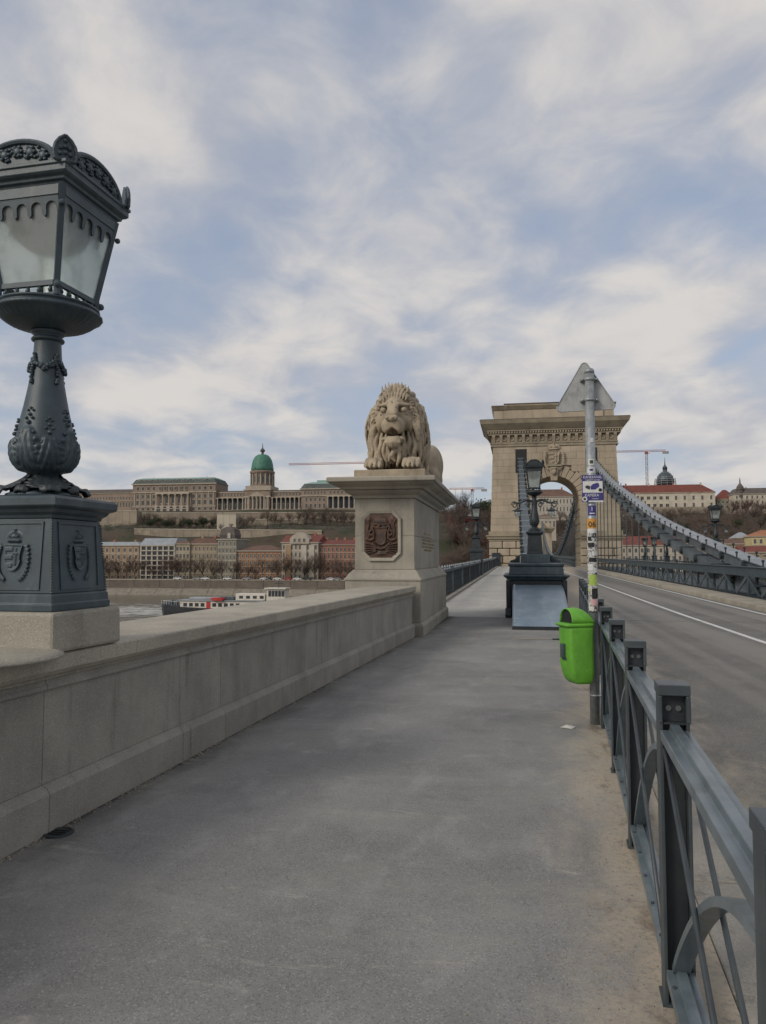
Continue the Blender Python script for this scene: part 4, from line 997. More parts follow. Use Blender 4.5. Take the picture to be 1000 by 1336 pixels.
def rz(p, a): c, s = math.cos(a), math.sin(a); return (p[0]*c-p[1]*s, p[0]*s+p[1]*c, p[2])
def lamp(name, label, loc, rot, scale=1., arms=False, hi=True, pillar=None):
    n0 = len(bpy.data.materials)
    L = thing(name, label, 'street lamp', loc, rot); L.scale = tuple(scale) if hasattr(scale, '__len__') else (scale,)*3; scale = L.scale[2]
    if pillar:
        w_, h_ = pillar[0]/scale, pillar[1]/scale
        mb = MB(); mb.sq([(w_, -h_), (w_, -h_*.18), (w_*1.16, -h_*.14), (w_*1.16, -h_*.06), (w_*.8, -.001)]); mb.build('pillar', 'iron_dark', L, bevel=.02)
    # square base
    mb = MB(); mb.sq([(.305, 0), (.305, .045), (.298, .05), (.295, .10), (.286, .112)]); mb.build('base_plinth', 'iron', L, bevel=.004)
    mb = MB(); mb.sq([(.285, .1125), (.252, .598)]); box = mb.build('base_box', 'iron', L, bevel=.006)
    sl = math.atan((.285-.252)/.486)
    for k in range(4):
        a = k*PI/2; mb = MB()
        for (x0, x1, z0, z1) in ((-.20, .20, .135, .15), (-.20, .20, .565, .58), (-.20, -.188, .1505, .5645), (.188, .20, .1505, .5645)):
            mb.b2((x0, -.008, z0), (x1, .004, z1))
        fr = mb.build('panel_frame', 'iron', box)
        fr.location = rz((0, -.285+.1*math.tan(sl)*0-.0, 0), a); fr.rotation_euler = Matrix.Rotation(a, 3, 'Z').to_euler()
        fr.matrix_local = Matrix.Rotation(a, 4, 'Z') @ Matrix.Translation((0, -.285+.0003, .1125)) @ Matrix.Rotation(-sl, 4, 'X') @ Matrix.Translation((0, 0, -.1125))
        if hi:
            V_, F_ = heightfield(crest, .30, .37, 78, 92, .030, lambda X, Z: crest(X, Z) > .015)
            me = LAMPC.get('crest') or npmesh('crest', V_, F_, 'iron'); LAMPC['crest'] = me
            cr = link('crest', me, box)
            cr.matrix_local = Matrix.Rotation(a, 4, 'Z') @ Matrix.Translation((0, -.285+.002, .1125)) @ Matrix.Rotation(-sl, 4, 'X') @ Matrix.Translation((0, 0, .245))
        if hi:      # beaded corner
            mb = MB()
            for q in range(26): 
                z = .12+q*.018; w = .285-(z-.1125)*math.tan(sl); mb.ball(rz((-w, -w, z), a), .0085, 6, 4)
            mb.build('corner_beading', 'iron', box)['kind'] = 'stuff'
    mb = MB(); mb.sq([(.256, .6), (.262, .622), (.285, .64), (.295, .662), (.318, .67), (.332, .68), (.332, .725), (.318, .742), (.20, .762)]); mb.build('base_cornice', 'iron', L, bevel=.004)
    mb = MB(); mb.lathe([(.235, .755), (.23, .775), (.17, .80), (.125, .84), (.102, .875), (.098, .89)], 32); ft_ = mb.build('foot', 'iron', L, True)
    # acanthus leaves spreading over the foot
    if 'leaf' not in LAMPC:
        nu, nv = 15, 22; V_ = []
        for j in range(nv):
            v = j/(nv-1); rad = .095+.215*v**1.15; zc = .895-.135*v**.75+(.025*math.sin((v-.75)*4*PI/2) if v > .75 else 0)-(.03*(v-.9)/.1 if v > .9 else 0)
            w = (.035+.075*math.sin(PI*min(1, v*1.02))**.8)*(1+.16*math.sin(v*34))
            for i in range(nu):
                u = -1+2*i/(nu-1); lift = .016*(1-u*u)+.006*math.cos(u*14)*(1-abs(u)*.3)
                V_.append((u*w, -rad+.03*u*u*v, zc+lift+.012))
        F_ = [(j*nu+i, j*nu+i+1, (j+1)*nu+i+1, (j+1)*nu+i) for j in range(nv-1) for i in range(nu-1)]
        LAMPC['leaf'] = npmesh('acanthus_leaf', V_, F_, 'iron')
    for k in range(8):
        o = link('acanthus_leaf', LAMPC['leaf'], ft_, rz=k*PI/4+PI/4*.0, scale=(1.1, .93, 1) if k % 2 else (.95, .80, 1.0))
        if hi: md = o.modifiers.new('t', 'SOLIDIFY'); md.thickness = .008
    # vase-shaped shaft with raised foliage
    cp = [(.092, .885), (.080, .90), (.098, .915), (.140, .945), (.170, .985), (.186, 1.03), (.190, 1.08), (.186, 1.13), (.175, 1.20), (.157, 1.29), (.138, 1.38), (.122, 1.47), (.107, 1.56), (.095, 1.66), (.087, 1.76), (.083, 1.845)]
    zs = np.linspace(.885, 1.845, 110 if hi else 30); rs = np.interp(zs, [z for _, z in cp], [r for r, _ in cp])
    ker = np.array([1, 2, 3, 2, 1])/9.; rs2 = np.convolve(np.pad(rs, 2, mode='edge'), ker, 'valid')
    def foliage(t_, z, r):
        h = 0.
        for kk in range(8):
            c = kk*PI/4; du = (t_-c+PI) % (2*PI)-PI; u = du*r
            big_ = kk % 2 == 0; z1 = 1.24 if big_ else 1.17; z0 = .93
            v = (z-z0)/(z1-z0)
            if 0 < v < 1:
                w = .082*math.sin(PI*min(1, v*.86+.14))**.7*(1+.20*math.sin(v*30))
                if abs(u) < w:
                    e = 1-abs(u)/w; h = max(h, (.015+.008*math.cos(u*190+v*9*(1 if u > 0 else -1))+.010*e)*min(1, e*7)*min(1, (1-v)*8))
        return h
    mb = MB(); mb.lathe(list(zip(rs2, zs)), 128 if hi else 24, fn=foliage if hi else None); sh = mb.build('shaft', 'iron', L, True)
    mb = MB()
    for kk in range(8):                      # rosettes and buds above the leaves
        a = kk*PI/4; z0 = 1.255 if kk % 2 == 0 else 1.185
        for (dz_, du, rr_) in ((0, 0, .016), (.03, .022, .011), (.03, -.022, .011), (.055, 0, .013), (.085, .018, .009), (.085, -.018, .009), (.10, 0, .010), (-.07, .045, .013), (-.07, -.045, .013), (-.15, .05, .013), (-.15, -.05, .013), (-.2, 0, .016)):
            z = z0+dz_
            if not hi and rr_ < .012: continue
            r_ = float(np.interp(z, zs, rs2))+.006; mb.ball((r_*math.cos(a+du/r_), r_*math.sin(a+du/r_), z), rr_, 7, 5)
    mb.build('rosettes', 'iron', sh, True)['kind'] = 'stuff'
    mb = MB(); rg_ = random.Random(5); cnt = 150 if hi else 30
    for k in range(cnt):                     # swags of flowers slung round the neck
        a = 2*PI*k/cnt; sw = abs(math.sin(a*2+.6)); z = 1.64+.075*(1-sw)+rg_.uniform(-.014, .014); r_ = float(np.interp(z, zs, rs2))+.010
        mb.ball((r_*math.cos(a), r_*math.sin(a), z), rg_.uniform(.010, .019), 6, 4)
    for q in range(4):
        a0 = q*PI/2-.3
        for k in range(12 if hi else 4):
            z = 1.74-k*.018*(12/(12 if hi else 4)); r_ = float(np.interp(z, zs, rs2))+.010; a = a0+rg_.uniform(-.10, .10)
            mb.ball((r_*math.cos(a), r_*math.sin(a), z), rg_.uniform(.010, .018), 6, 4)
    mb.build('garland', 'iron', sh, True)['kind'] = 'stuff'
    mb = MB(); mb.lathe([(.083, 1.842), (.100, 1.848), (.104, 1.858), (.098, 1.868), (.085, 1.872), (.086, 1.885), (.104, 1.90), (.108, 1.912), (.092, 1.92)], 32); mb.build('neck_ring', 'iron', L, True)
    # gadrooned bowl
    def gad(t_, z, r): return .008*abs(math.sin(t_*20)) if 1.93 < z < 2.01 else (.005*math.sin(t_*60) if z > 2.015 and z < 2.05 else 0)
    mb = MB(); mb.lathe([(.092, 1.915), (.13, 1.928), (.185, 1.94), (.24, 1.96), (.278, 1.985), (.298, 2.006), (.314, 2.014), (.330, 2.022), (.336, 2.035), (.326, 2.05), (.305, 2.06), (.31, 2.07), (.32, 2.075), (.315, 2.087), (.28, 2.093), (.15, 2.1)], 144 if hi else 24, fn=gad if hi else None); mb.build('bowl', 'iron', L, True)
    # lantern
    Z0, Z1, W0, W1 = 2.16, 2.80, .205, .295
    lan = MB()
    def hwz(z): return W0+(W1-W0)*(z-Z0)/(Z1-Z0)
    for k in range(4):
        a = k*PI/2; lan.beam(rz((-W0, -W0, Z0), a), rz((-W1, -W1, Z1), a), .036, .036, up=rz((1, -1, 0), a))
        lan.beam(rz((-W0+.0185, -W0, Z0+.018), a), rz((W0-.0185, -W0, Z0+.018), a), .026, .034); w_ = hwz(Z1-.03)
        lan.beam(rz((-w_+.0185, -w_, Z1-.035), a), rz((w_-.0185, -w_, Z1-.035), a), .026, .066)
        lan.tube([rz((-W0*1.04, -W0*1.04, Z0-.07), a), rz((-W0*1.04, -W0*1.04, Z0+.03), a)], [.022, .018], 8); lan.ball(rz((-W0*1.13, -W0*1.13, Z0-.005), a), .024, 8, 6)
        lan.ball(rz((-W1*1.03, -W1*1.03, Z1-.13), a), .02, 8, 6)
        for q in range(5):
            x = -W0+W0*2*(q+.5)/5; lan.tube([rz((x, -W0, Z0-.075), a), rz((x, -W0, Z0+.004), a)], [.013+.006*(q % 2), .010], 6); lan.ball(rz((x, -W0-.006, Z0-.03), a), .016, 6, 4)
        lan.beam(rz((-W0, -W0-.002, Z0-.062), a), rz((W0, -W0-.002, Z0-.062), a), .03, .02)
    lf = lan.build('lantern_frame', 'iron', L)
    tl = math.atan((W1-W0)/(Z1-Z0))
    for k in range(4):
        a = k*PI/2; za, zb = Z0+.034, Z1-.068; wa, wb = hwz(za), hwz(zb); mb = MB()
        p = [(-wa+.016, -wa+.004, za), (wa-.016, -wa+.004, za), (wb-.016, -wb+.004, zb), (-wb+.016, -wb+.004, zb)]
        q_ = [(x, y+.006, z) for x, y, z in p]
        mb.add([rz(v, a) for v in p+q_], [(0, 1, 2, 3), (7, 6, 5, 4), (0, 4, 5, 1), (1, 5, 6, 2), (2, 6, 7, 3), (3, 7, 4, 0)]); mb.build('pane', 'lamp_glass', lf)
        # pendant arcade hanging from the top frame
        na = 5; z_t = Z1-.0685; ww = hwz(z_t)-.02; pit = 2*ww/na; poly = [(-ww, z_t), (ww, z_t)]
        for i in range(na-1, -1, -1):
            xc = -ww+pit*(i+.5); r_ = pit*.36
            if i == na-1: poly += [(ww, z_t-.115), (xc+r_, z_t-.115)]
            poly += [(xc+r_*math.cos(g*PI/8), z_t-.075+r_*math.sin(g*PI/8)) for g in range(0, 9)]
            poly += [(xc-r_, z_t-.10), (xc-r_-.002, z_t-.12), (xc-pit/2, z_t-.135), (xc-pit*.64-.0+.002, z_t-.12), (xc-pit+r_, z_t-.10)] if i else [(xc-r_, z_t-.115), (-ww, z_t-.115)]
        if hi:
            mb = MB(); mb.prism(poly, (0, 0, 0), (1, 0, 0), (0, 0, 1), (0, .012, 0)); o = mb.build('arcade_trim', 'iron', lf)
            o.matrix_local = Matrix.Rotation(a, 4, 'Z') @ Matrix.Translation((0, -hwz(z_t)-.012, z_t)) @ Matrix.Rotation(-tl*-1, 4, 'X') @ Matrix.Translation((0, 0, -z_t))
            mb = MB()
            for i in range(na):
                xc = -ww+pit*(i+.5); r_ = pit*.42; mb.tube([(xc+r_*math.cos(g*PI/8), -.004, z_t-.075+r_*math.sin(g*PI/8)) for g in range(9)], .007, 6)
                if i: mb.ball((xc-pit/2, -.004, z_t-.112), .016, 7, 5)
            o2 = mb.build('arch_moulding', 'iron', lf, True); o2.matrix_local = o.matrix_local.copy()
    mb = MB(); mb.sq([(.300, 2.8), (.304, 2.815), (.322, 2.822), (.326, 2.84), (.345, 2.85), (.356, 2.862), (.356, 2.90), (.366, 2.905), (.366, 2.925), (.350, 2.935), (.20, 2.96), (.05, 3.0)]); cor = mb.build('lantern_cornice', 'iron', L, bevel=.003)
    mb = MB(); mb.lathe([(.285, 2.79), (.272, 2.70), (.250, 2.62), (.21, 2.55), (.15, 2.50), (.08, 2.475), (.012, 2.47)], 24); mb.build('reflector_hood', 'iron_dark', L, True)
    # arched crest boards and corner leaves on the cornice
    for k in range(4):
        a = k*PI/2; w_, h_ = .27, .165; n = 18
        arc_ = [(w_*math.cos(PI*i/n), 2.928+h_*math.sin(PI*i/n)) for i in range(n+1)]
        mb = MB(); mb.prism(arc_, (0, -.335, 0), (1, 0, 0), (0, 0, 1), (0, .02, 0)); mb.tube([(x, -.335, z) for x, z in arc_], .020, 8)
        cb = mb.build('crest_board', 'iron', cor); cb.rotation_euler = (0, 0, a)
        if hi:
            mb = MB(); rg2 = random.Random(4)
            for i in range(-2, 3):
                cx, cz = i*.092, 2.97+.055*math.cos(i*.7)
                mb.ball((cx, -.342, cz), (.030, .014, .030), 8, 6); 
                for g in range(6): mb.ball((cx+.032*math.cos(g*PI/3), -.342, cz+.032*math.sin(g*PI/3)), (.014, .012, .014), 6, 4)
            for g in range(26):
                u = rg2.uniform(.1, .9)*PI; f_ = rg2.uniform(.3, .88); mb.ball((w_*f_*math.cos(u), -.338, 2.935+h_*f_*math.sin(u)), (.014, .012, .012), 6, 4)
            mb.build('crest_ornament', 'iron', cb, True)['kind'] = 'stuff'
        mb = MB(); lp = [(-.06, 2.92), (.06, 2.92), (.068, 2.97), (.058, 3.02), (.035, 3.06), (0, 3.09), (-.035, 3.06), (-.058, 3.02), (-.068, 2.97)]
        mb.prism(lp, (0, -.012, 0), (1, 0, 0), (0, 0, 1), (0, .024, 0))
        for i in range(9): p0, p1 = lp[i], lp[(i+1) % 9]; mb.tube([(p0[0], -.012, p0[1]), (p1[0], -.012, p1[1])], .011, 6)
        for z, x in ((2.97, 0), (3.01, 0), (2.96, -.03), (2.96, .03), (3.0, -.025), (3.0, .025), (3.05, 0)): mb.ball((x, -.016, z), .014, 6, 4)
        ac = mb.build('corner_leaf', 'iron', cor); ac.matrix_local = Matrix.Rotation(a-PI/4, 4, 'Z') @ Matrix.Translation((0, -.475, 0))
    if arms:
        for s in (-1, 1):
            mb = MB(); P_ = [(s*(.09+.72*u), 0, 1.74+.05*math.sin(u*PI*2)) for u in np.linspace(0, 1, 12)]; mb.tube(P_, [.045-.02*u for u in np.linspace(0, 1, 12)], 8)
            for (cx, r_, dr) in ((.24, .10, -1), (.78, .12, -1)):
                sp_ = [(s*(cx+r_*(1-.7*u)*math.cos(u*9)), 0, 1.70+dr*.04-.03+r_*(1-.7*u)*math.sin(u*9)) for u in np.linspace(0, 1, 22)]; mb.tube(sp_, .022, 6)
            for u in (.3, .45, .6): mb.ball((s*(.09+.72*u), 0, 1.80), .04, 6, 4)
            ar = mb.build('scroll_arm', 'iron', L)
            mb = MB(); mb.tube([(s*.66, 0, 1.68), (s*.66, 0, 1.52)], .018, 6); mb.lathe([(.03, 1.54), (.05, 1.50), (.20, 1.45), (.215, 1.43), (.12, 1.42)], 14, (s*.66, 0, 0)); pn = mb.build('pendant_lantern', 'iron_dark', L)
            mb = MB(); mb.lathe([(.115, 1.419), (.12, 1.36), (.10, 1.27), (.06, 1.23), (.01, 1.22)], 12, (s*.66, 0, 0)); mb.build('glass_globe', 'lamp_glass', pn, True)
    if not hi:
        for o in L.children_recursive:
            for i_, m_ in enumerate(o.data.materials):
                if m_ == M['iron']: o.data.materials[i_] = M['iron_dark']
    return L
LAMPC = {}
# granite plinth on the coping, then the near lamp
ca_, sa_ = math.cos(math.atan(PHI)), math.sin(math.atan(PHI))
LX, LY = -2.905, 4.33
pl = thing('lamp_plinth', 'square granite block standing on the parapet coping beneath the near lamp', 'plinth', (LX, LY, 1.012), -math.atan(PHI))
mb = MB(); mb.sq([(.345, .0), (.340, .231)]); mb.build('plinth_block', 'granite_fine', pl, bevel=.02)
mb = MB(); mb.lathe([(.52, .0), (.515, .012), (.47, .03), (.2, .035)], 40, (-.02, -.62, 0)); mb.build('rounded_pad', 'granite_fine', pl, True)
lamp('lamp_standard', 'large dark green cast-iron lantern lamp with crested base on the stone parapet', (LX, LY, 1.245), -math.atan(PHI), (.955, .955, .905))
# middle lamp on its iron pedestal
BX, BY = .50, 20.8
bx = thing('chain_anchor_pedestal', 'dark iron pedestal box under the three-lantern lamp at the end of the chain', 'pedestal', (BX, BY, 0))
def bb(name, prof, mat='iron_dark', bevel=.012):
    mb = MB(); mb.rect([(-h, h, a, b_, z) for h, a, b_, z in prof]); return mb.build(name, mat, bx, bevel=bevel)
bb('body', [(.72, 0, 3.2, 0), (.70, 0.02, 3.2, .98)])
for s in (-1, 1):
    mb = MB(); mb.b2((s*.74-.055, -.05, .12), (s*.74+.055, .08, .98)); mb.build('corner_pilaster', 'iron_dark', bx, bevel=.01)
    mb = MB(); mb.prism([(0, 0), (.26, 0), (.27, .08), (.2, .14), (.12, .17), (.06, .24), (0, .26)], (s*.74-.08, -.04, 0), (0, -1, 0), (0, 0, 1), (.16, 0, 0)); mb.build('scroll_foot', 'iron_dark', bx, bevel=.02)
bb('cornice', [(.76, -.06, 3.25, .985), (.80, -.10, 3.28, 1.04), (.86, -.16, 3.3, 1.08), (.86, -.16, 3.3, 1.12)], 'iron')
bb('upper_plinth', [(.72, -.02, 3.2, 1.125), (.70, 0, 3.2, 1.34), (.73, -.03, 3.2, 1.36), (.73, -.03, 3.2, 1.42), (.60, .2, 3.1, 1.44)], 'iron')
bb('lamp_block', [(.40, .75, 1.95, 1.441), (.38, .78, 1.92, 1.68)], 'iron')
for s in (-1, 1):
    mb = MB(); mb.prism([(0, 0), (.30, 0), (.26, .06), (.14, .10), (.05, .2), (0, .22)], (s*.42, 1.2, 1.442), (s, 0, 0), (0, 0, 1), (0, .2, 0)); mb.build('side_scroll', 'iron_dark', bx, bevel=.015)
lamp('lamp_standard', 'three-lantern iron lamp with scroll arms on the dark pedestal in front of the arch', (BX, BY+1.35, 1.68), 0, (.72, .72, .86), True, False)
# riveted sheet-metal cover running down to the pavement
cv_ = thing('chain_cover', 'blue-grey sheet metal cover curving down to the pavement in front of the dark pedestal', 'metal cover', (BX, 17.15, 0))
mb = MB(); x0, x1 = -.60, .62; n = 12; pr = [(3.58*u, .06+.80*math.sin(u*PI/2)**.8) for u in [i/n for i in range(n+1)]]
vs = [(x, y, z) for y, z in pr for x in (x0, x1)]; k = len(vs); vs += [(x, y, .0) for y, z in pr for x in (x0, x1)]
fs = [(2*i, 2*i+1, 2*i+3, 2*i+2) for i in range(n)]+[(2*i, 2*i+2, k+2*i+2, k+2*i) for i in range(n)]+[(2*i+1, k+2*i+1, k+2*i+3, 2*i+3) for i in range(n)]+[(0, k, k+1, 1)]
mb.add(vs, fs); mb.build('sheet', 'casing', cv_)
mb = MB(); mb.b2((x0-.02, -.03, 0), (x1+.02, -.003, .075)); mb.build('bottom_lip', 'iron_dark', cv_)
mb = MB()
for i in range(30):
    u = (i+.5)/30; mb.ball((x0+.03, 3.58*u, .062+.80*math.sin(u*PI/2)**.8), .014, 6, 4)
mb.build('rivets', 'sign_white', cv_)['kind'] = 'stuff'
for s, nm in ((x0, 0), (x1, 1)):
    mb = MB(); mb.tube([(s, 3.58*i/14, .064+.80*math.sin(i/14*PI/2)**.8) for i in range(15)], .014, 6); mb.build('edge_bead', 'casing', cv_)
# lamps further along both rails
lamp('lamp_standard', 'dark iron lantern lamp on the walkway balustrade just left of the tower', (-3.1, 60, 2.2+dz(60)), 0, 1.1, True, False, (.46, 2.2))
lamp('lamp_standard', 'dark iron lantern lamp rising above the right-hand chain', (13.9, 57.6, 1.9+dz(57)), 0, 1.05, True, False, (.46, 1.9))
for i, (x, y, lb) in enumerate(((13.4, 85, 'dark iron lamp beyond the hanger rods, nearest the tower'), (13.4, 79.5, 'dark iron lamp beyond the hanger rods, middle one of three'), (13.4, 73, 'dark iron lamp beyond the hanger rods, furthest from the tower'))):
    lamp('lamp_standard', lb, (x, y, .9+dz(y)), 0, .8, False, False, (.42, .9))
# ------------------------------------------------------------------ sign pole with stickers, bin, small things
def text(name, body, size, loc, mat, parent, rot=(PI/2, 0, 0), ext=.0006, align='CENTER', sx=1.):
    c = bpy.data.curves.new(name, 'FONT'); c.body = body; c.size = size; c.align_x = align; c.align_y = 'CENTER'; c.extrude = ext
    c.materials.append(M[mat]); o = bpy.data.objects.new(name, c); COL.objects.link(o); o.parent = parent; o.location = loc; o.rotation_euler = rot; o.scale = (sx, 1, 1)
    bpy.context.view_layer.update(); me = bpy.data.meshes.new_from_object(o.evaluated_get(bpy.context.evaluated_depsgraph_get())); q_ = link(name, me, parent, loc); q_.rotation_euler = rot; q_.scale = (sx, 1, 1); bpy.data.objects.remove(o); return q_
POX, POY = .705, 7.53
pole = thing('sign_pole', 'grey steel pole plastered with stickers beside the green bin', 'sign pole', (POX, POY, 0))
PR = .044
mb = MB(); mb.lathe([(PR, 0), (PR, 3.34)], 28); mb.build('tube', 'galv', pole, True)
mb = MB(); mb.lathe([(PR+.003, 3.335), (PR+.004, 3.36), (PR-.01, 3.38), (.005, 3.385)], 24); mb.build('cap', 'galv', pole, True)
mb = MB(); mb.lathe([(PR+.0012, 1.04), (PR+.0012, 1.80)], 28, cap=False); mb.build('sticker_layer', 'sticker_mess', pole, True)
def wrap(name, z0, z1, a0, a1, mat, e=.0022, parent=None):
    """a sticker bent round the tube; angle 0 faces the camera (-Y)"""
    mb = MB(); n = 8; r = PR+e
    vs = [(r*math.sin(a0+(a1-a0)*i/n), -r*math.cos(a0+(a1-a0)*i/n), z) for z in (z0, z1) for i in range(n+1)]
    mb.add(vs, [(i, i+1, n+2+i, n+1+i) for i in range(n)]); return mb.build(name, mat, parent or pole, True)
wrap('sticker', 1.795, 1.835, -1.2, 1.0, 'sign_white'); wrap('sticker', 1.835, 1.93, -1.25, 1.15, 'orange_sticker', .0024)
wrap('sticker', 1.96, 2.055, -.95, 1.0, 'blue_paint'); wrap('sticker', 1.975, 1.985, -.5, .6, 'sign_white', .0034)
wrap('sticker', 2.365, 2.42, -.9, .9, 'sign_white'); wrap('sticker', 2.385, 2.405, -.35, .35, 'blue_paint', .0034); wrap('sticker', 2.44, 2.50, -.6, .7, 'sign_white'); wrap('sticker', 2.455, 2.487, -.3, .4, 'leaf_green', .0034)
wrap('sticker', 2.66, 2.70, -.1, .6, 'sign_white')
wrap('sticker', 1.30, 1.40, -.9, .8, 'lime', .0026); wrap('sticker', 1.11, 1.17, -.5, .9, 'pink', .0026)
for (z0, z1, a0, a1, mt) in ((1.18, 1.27, -.3, 1.1, 'black'), (1.195, 1.255, 0, .8, 'sign_white'), (1.44, 1.50, -1.2, 0, 'sign_white'), (1.52, 1.56, -.8, .9, 'black'), (1.58, 1.62, -.2, 1.2, 'sign_white'), (1.66, 1.70, -1., .3, 'black'), (1.42, 1.46, .1, 1.1, 'sign_white'), (1.06, 1.10, -1., .1, 'sign_white'), (1.72, 1.76, -1., -.2, 'black')):
    wrap('sticker', z0, z1, a0, a1, mt, .0030+random.uniform(0, .0006))
text('sticker_number', '06', .075, (-.002, -PR-.004, 1.874), 'black', pole, sx=.95)
text('sticker_arrow', '1', .06, (.0, -PR-.004, 2.02), 'sign_white', pole)
# triangular road sign seen from behind
def rtri(w, h, r):
    P = [(-w/2, 0), (w/2, 0), (0, h)]; out = []
    for i in range(3):
        p = Vector(P[i]); a = (Vector(P[i-1])-p).normalized(); b_ = (Vector(P[(i+1) % 3])-p).normalized(); bis = (a+b_).normalized()
        half = a.angle(b_)/2; c = p+bis*(r/math.sin(half)); s0 = c-p
        t0 = p+a*(r/math.tan(half)); t1 = p+b_*(r/math.tan(half)); a0 = math.atan2(*(t0-c).yx); a1 = math.atan2(*(t1-c).yx)
        d = (a1-a0+PI) % (2*PI)-PI
        out += [(c.x+r*math.cos(a0+d*k/5), c.y+r*math.sin(a0+d*k/5)) for k in range(6)]
    return out
mb = MB(); mb.prism(rtri(.60, .50, .035), (.025, .050, 2.985), (1, 0, 0), (0, 0, 1), (0, .003, 0)); sg_ = mb.build('triangle_sign', 'sign_back', pole); sg_.rotation_euler = (0, R(-1.2), 0)
pr_ = rtri(.60, .50, .035); mb = MB(); mb.tube([(x+.03, .052, z+2.985) for x, z in pr_+pr_[:1]], .007, 6); rim = mb.build('rim', 'sign_back', sg_, True)
for z in (3.075, 3.275):
    mb = MB(); mb.lathe([(PR+.002, -.014), (PR+.008, -.012), (PR+.008, .012), (PR+.002, .014)], 24, (0, 0, z)); mb.b2((-.085, .018, z-.012), (.085, .046, z+.012))
    for s in (-1, 1): mb.ball((s*.066, .0, z), (.016, .02, .013), 7, 5)
    mb.build('clamp', 'galv', pole, True)
# CCTV notice
cs = MB(); cs.b2((-.090, -.0585, 2.085), (.105, -.0555, 2.345)); cb = cs.build('camera_notice', 'blue_paint', pole, loc=(0, 0, 0))
mb = MB(); mb.b2((-.083, -.0600, 2.175), (.099, -.0588, 2.285)); mb.build('white_field', 'sign_white', cb)
mb = MB(); mb.b2((-.030, -.0600, 2.0855), (.105, -.0588, 2.100)); mb.build('white_strip', 'sign_white', cb)
mb = MB(); mb.prism([(-.01, 2.205), (.035, 2.205), (.07, 2.235), (.066, 2.262), (.052, 2.268), (.012, 2.258), (-.012, 2.235)], (0, -.0603, 0), (1, 0, 0), (0, 0, 1), (0, -.001, 0)); mb.build('camera_symbol', 'blue_paint', cb)
mb = MB(); mb.prism([(-.058, 2.222), (-.018, 2.202), (-.014, 2.236), (-.038, 2.246), (-.060, 2.238)], (0, -.0603, 0), (1, 0, 0), (0, 0, 1), (0, -.001, 0)); mb.build('camera_symbol', 'iron_dark', cb)
mb = MB(); mb.prism([(.078+.017*math.cos(k*PI/6), 2.20+.017*math.sin(k*PI/6)) for k in range(12)], (0, -.0603, 0), (1, 0, 0), (0, 0, 1), (0, -.001, 0)); mb.build('round_symbol', 'black', cb)
text('notice_text', 'KAMERÁVAL', .036, (.008, -.0592, 2.322), 'sign_white', cb, sx=.86); text('notice_text', 'megfigyelt terület', .020, (.008, -.0592, 2.297), 'sign_white', cb, sx=.98)
text('notice_text', 'KAMERA', .040, (.0, -.0592, 2.150), 'sign_white', cb, sx=.84); text('notice_text', 'rendszer', .018, (.03, -.0592, 2.118), 'sign_white', cb)
mb = MB(); mb.lathe([(PR+.003, -.008), (PR+.007, 0), (PR+.003, .008)], 20, (0, 0, 2.31)); mb.lathe([(PR+.003, -.008), (PR+.007, 0), (PR+.003, .008)], 20, (0, 0, 2.13)); mb.build('band_clamp', 'galv', cb)
mb = MB(); mb.prism([(-.066+.024*math.cos(k*PI/8), 2.115+.024*math.sin(k*PI/8)) for k in range(16)], (0, -.0588, 0), (1, 0, 0), (0, 0, 1), (0, -.0015, 0)); mb.build('round_sticker', 'sign_white', cb)
mb = MB(); mb.prism([(-.066+.013*math.cos(k*PI/8), 2.115+.013*math.sin(k*PI/8)) for k in range(16)], (0, -.0604, 0), (1, 0, 0), (0, 0, 1), (0, -.001, 0)); mb.build('round_sticker', 'leaf_green', cb)
# cable conduit on the pole's foot
mb = MB(); mb.tube([(.052, -.02, 0), (.052, -.02, .46)], .008, 8); mb.lathe([(PR+.002, .26), (PR+.007, .27), (PR+.002, .28)], 20); mb.b2((.03, -.035, .262), (.10, -.005, .278)); mb.build('conduit', 'galv', pole, True)

# green litter bin: round-bottomed tub under a hood with a side mouth
bn_ = thing('litter_bin', 'bright green plastic litter bin hung on the sign pole', 'litter bin', (.545, 7.50, .385), R(24)); bn_.scale = (.80, .80, .88)
HW, DP = .145, .155
def tub(z, u0, u1, n=7):
    pass
prof = []      # side outline in x: left edge, right edge per height
rows = []
for i in range(19):
    u = i/18; z = .0+.60*u
    left = -.075-.075*min(1, u/.34)**.55-.012*u; right = .155 if u > .03 else .13
    if u < .06: left += .02*(1-u/.06)
    d = DP*(.80+.20*min(1, u/.2)); rr_ = .045
    x0, x1 = left, right; ring_ = []
    for (cx, cy, a0) in ((x1-rr_, d-rr_, 0), (x0+rr_, d-rr_, PI/2), (x0+rr_, -d+rr_, PI), (x1-rr_, -d+rr_, 3*PI/2)):
        for q in range(5): a = a0+PI/2*q/4; ring_.append((cx+rr_*math.cos(a), cy+rr_*math.sin(a), z))
    rows.append(ring_)
mb = MB(); mb.rings(rows); mb.build('tub', 'bin_green', bn_, True)
def rrect(x0, x1, d, z, rr_):
    out = []
    for (cx, cy, a0) in ((x1-rr_, d-rr_, 0), (x0+rr_, d-rr_, PI/2), (x0+rr_, -d+rr_, PI), (x1-rr_, -d+rr_, 3*PI/2)):
        for q in range(5): a = a0+PI/2*q/4; out.append((cx+rr_*math.cos(a), cy+rr_*math.sin(a), z))
    return out
mb = MB(); mb.rings([rrect(-.178, .160, DP+.006, .601, .05), rrect(-.205, .163, DP+.014, .612, .05), rrect(-.205, .163, DP+.014, .632, .05), rrect(-.170, .158, DP+.004, .640, .05)]); mb.build('rim', 'bin_green', bn_, True)
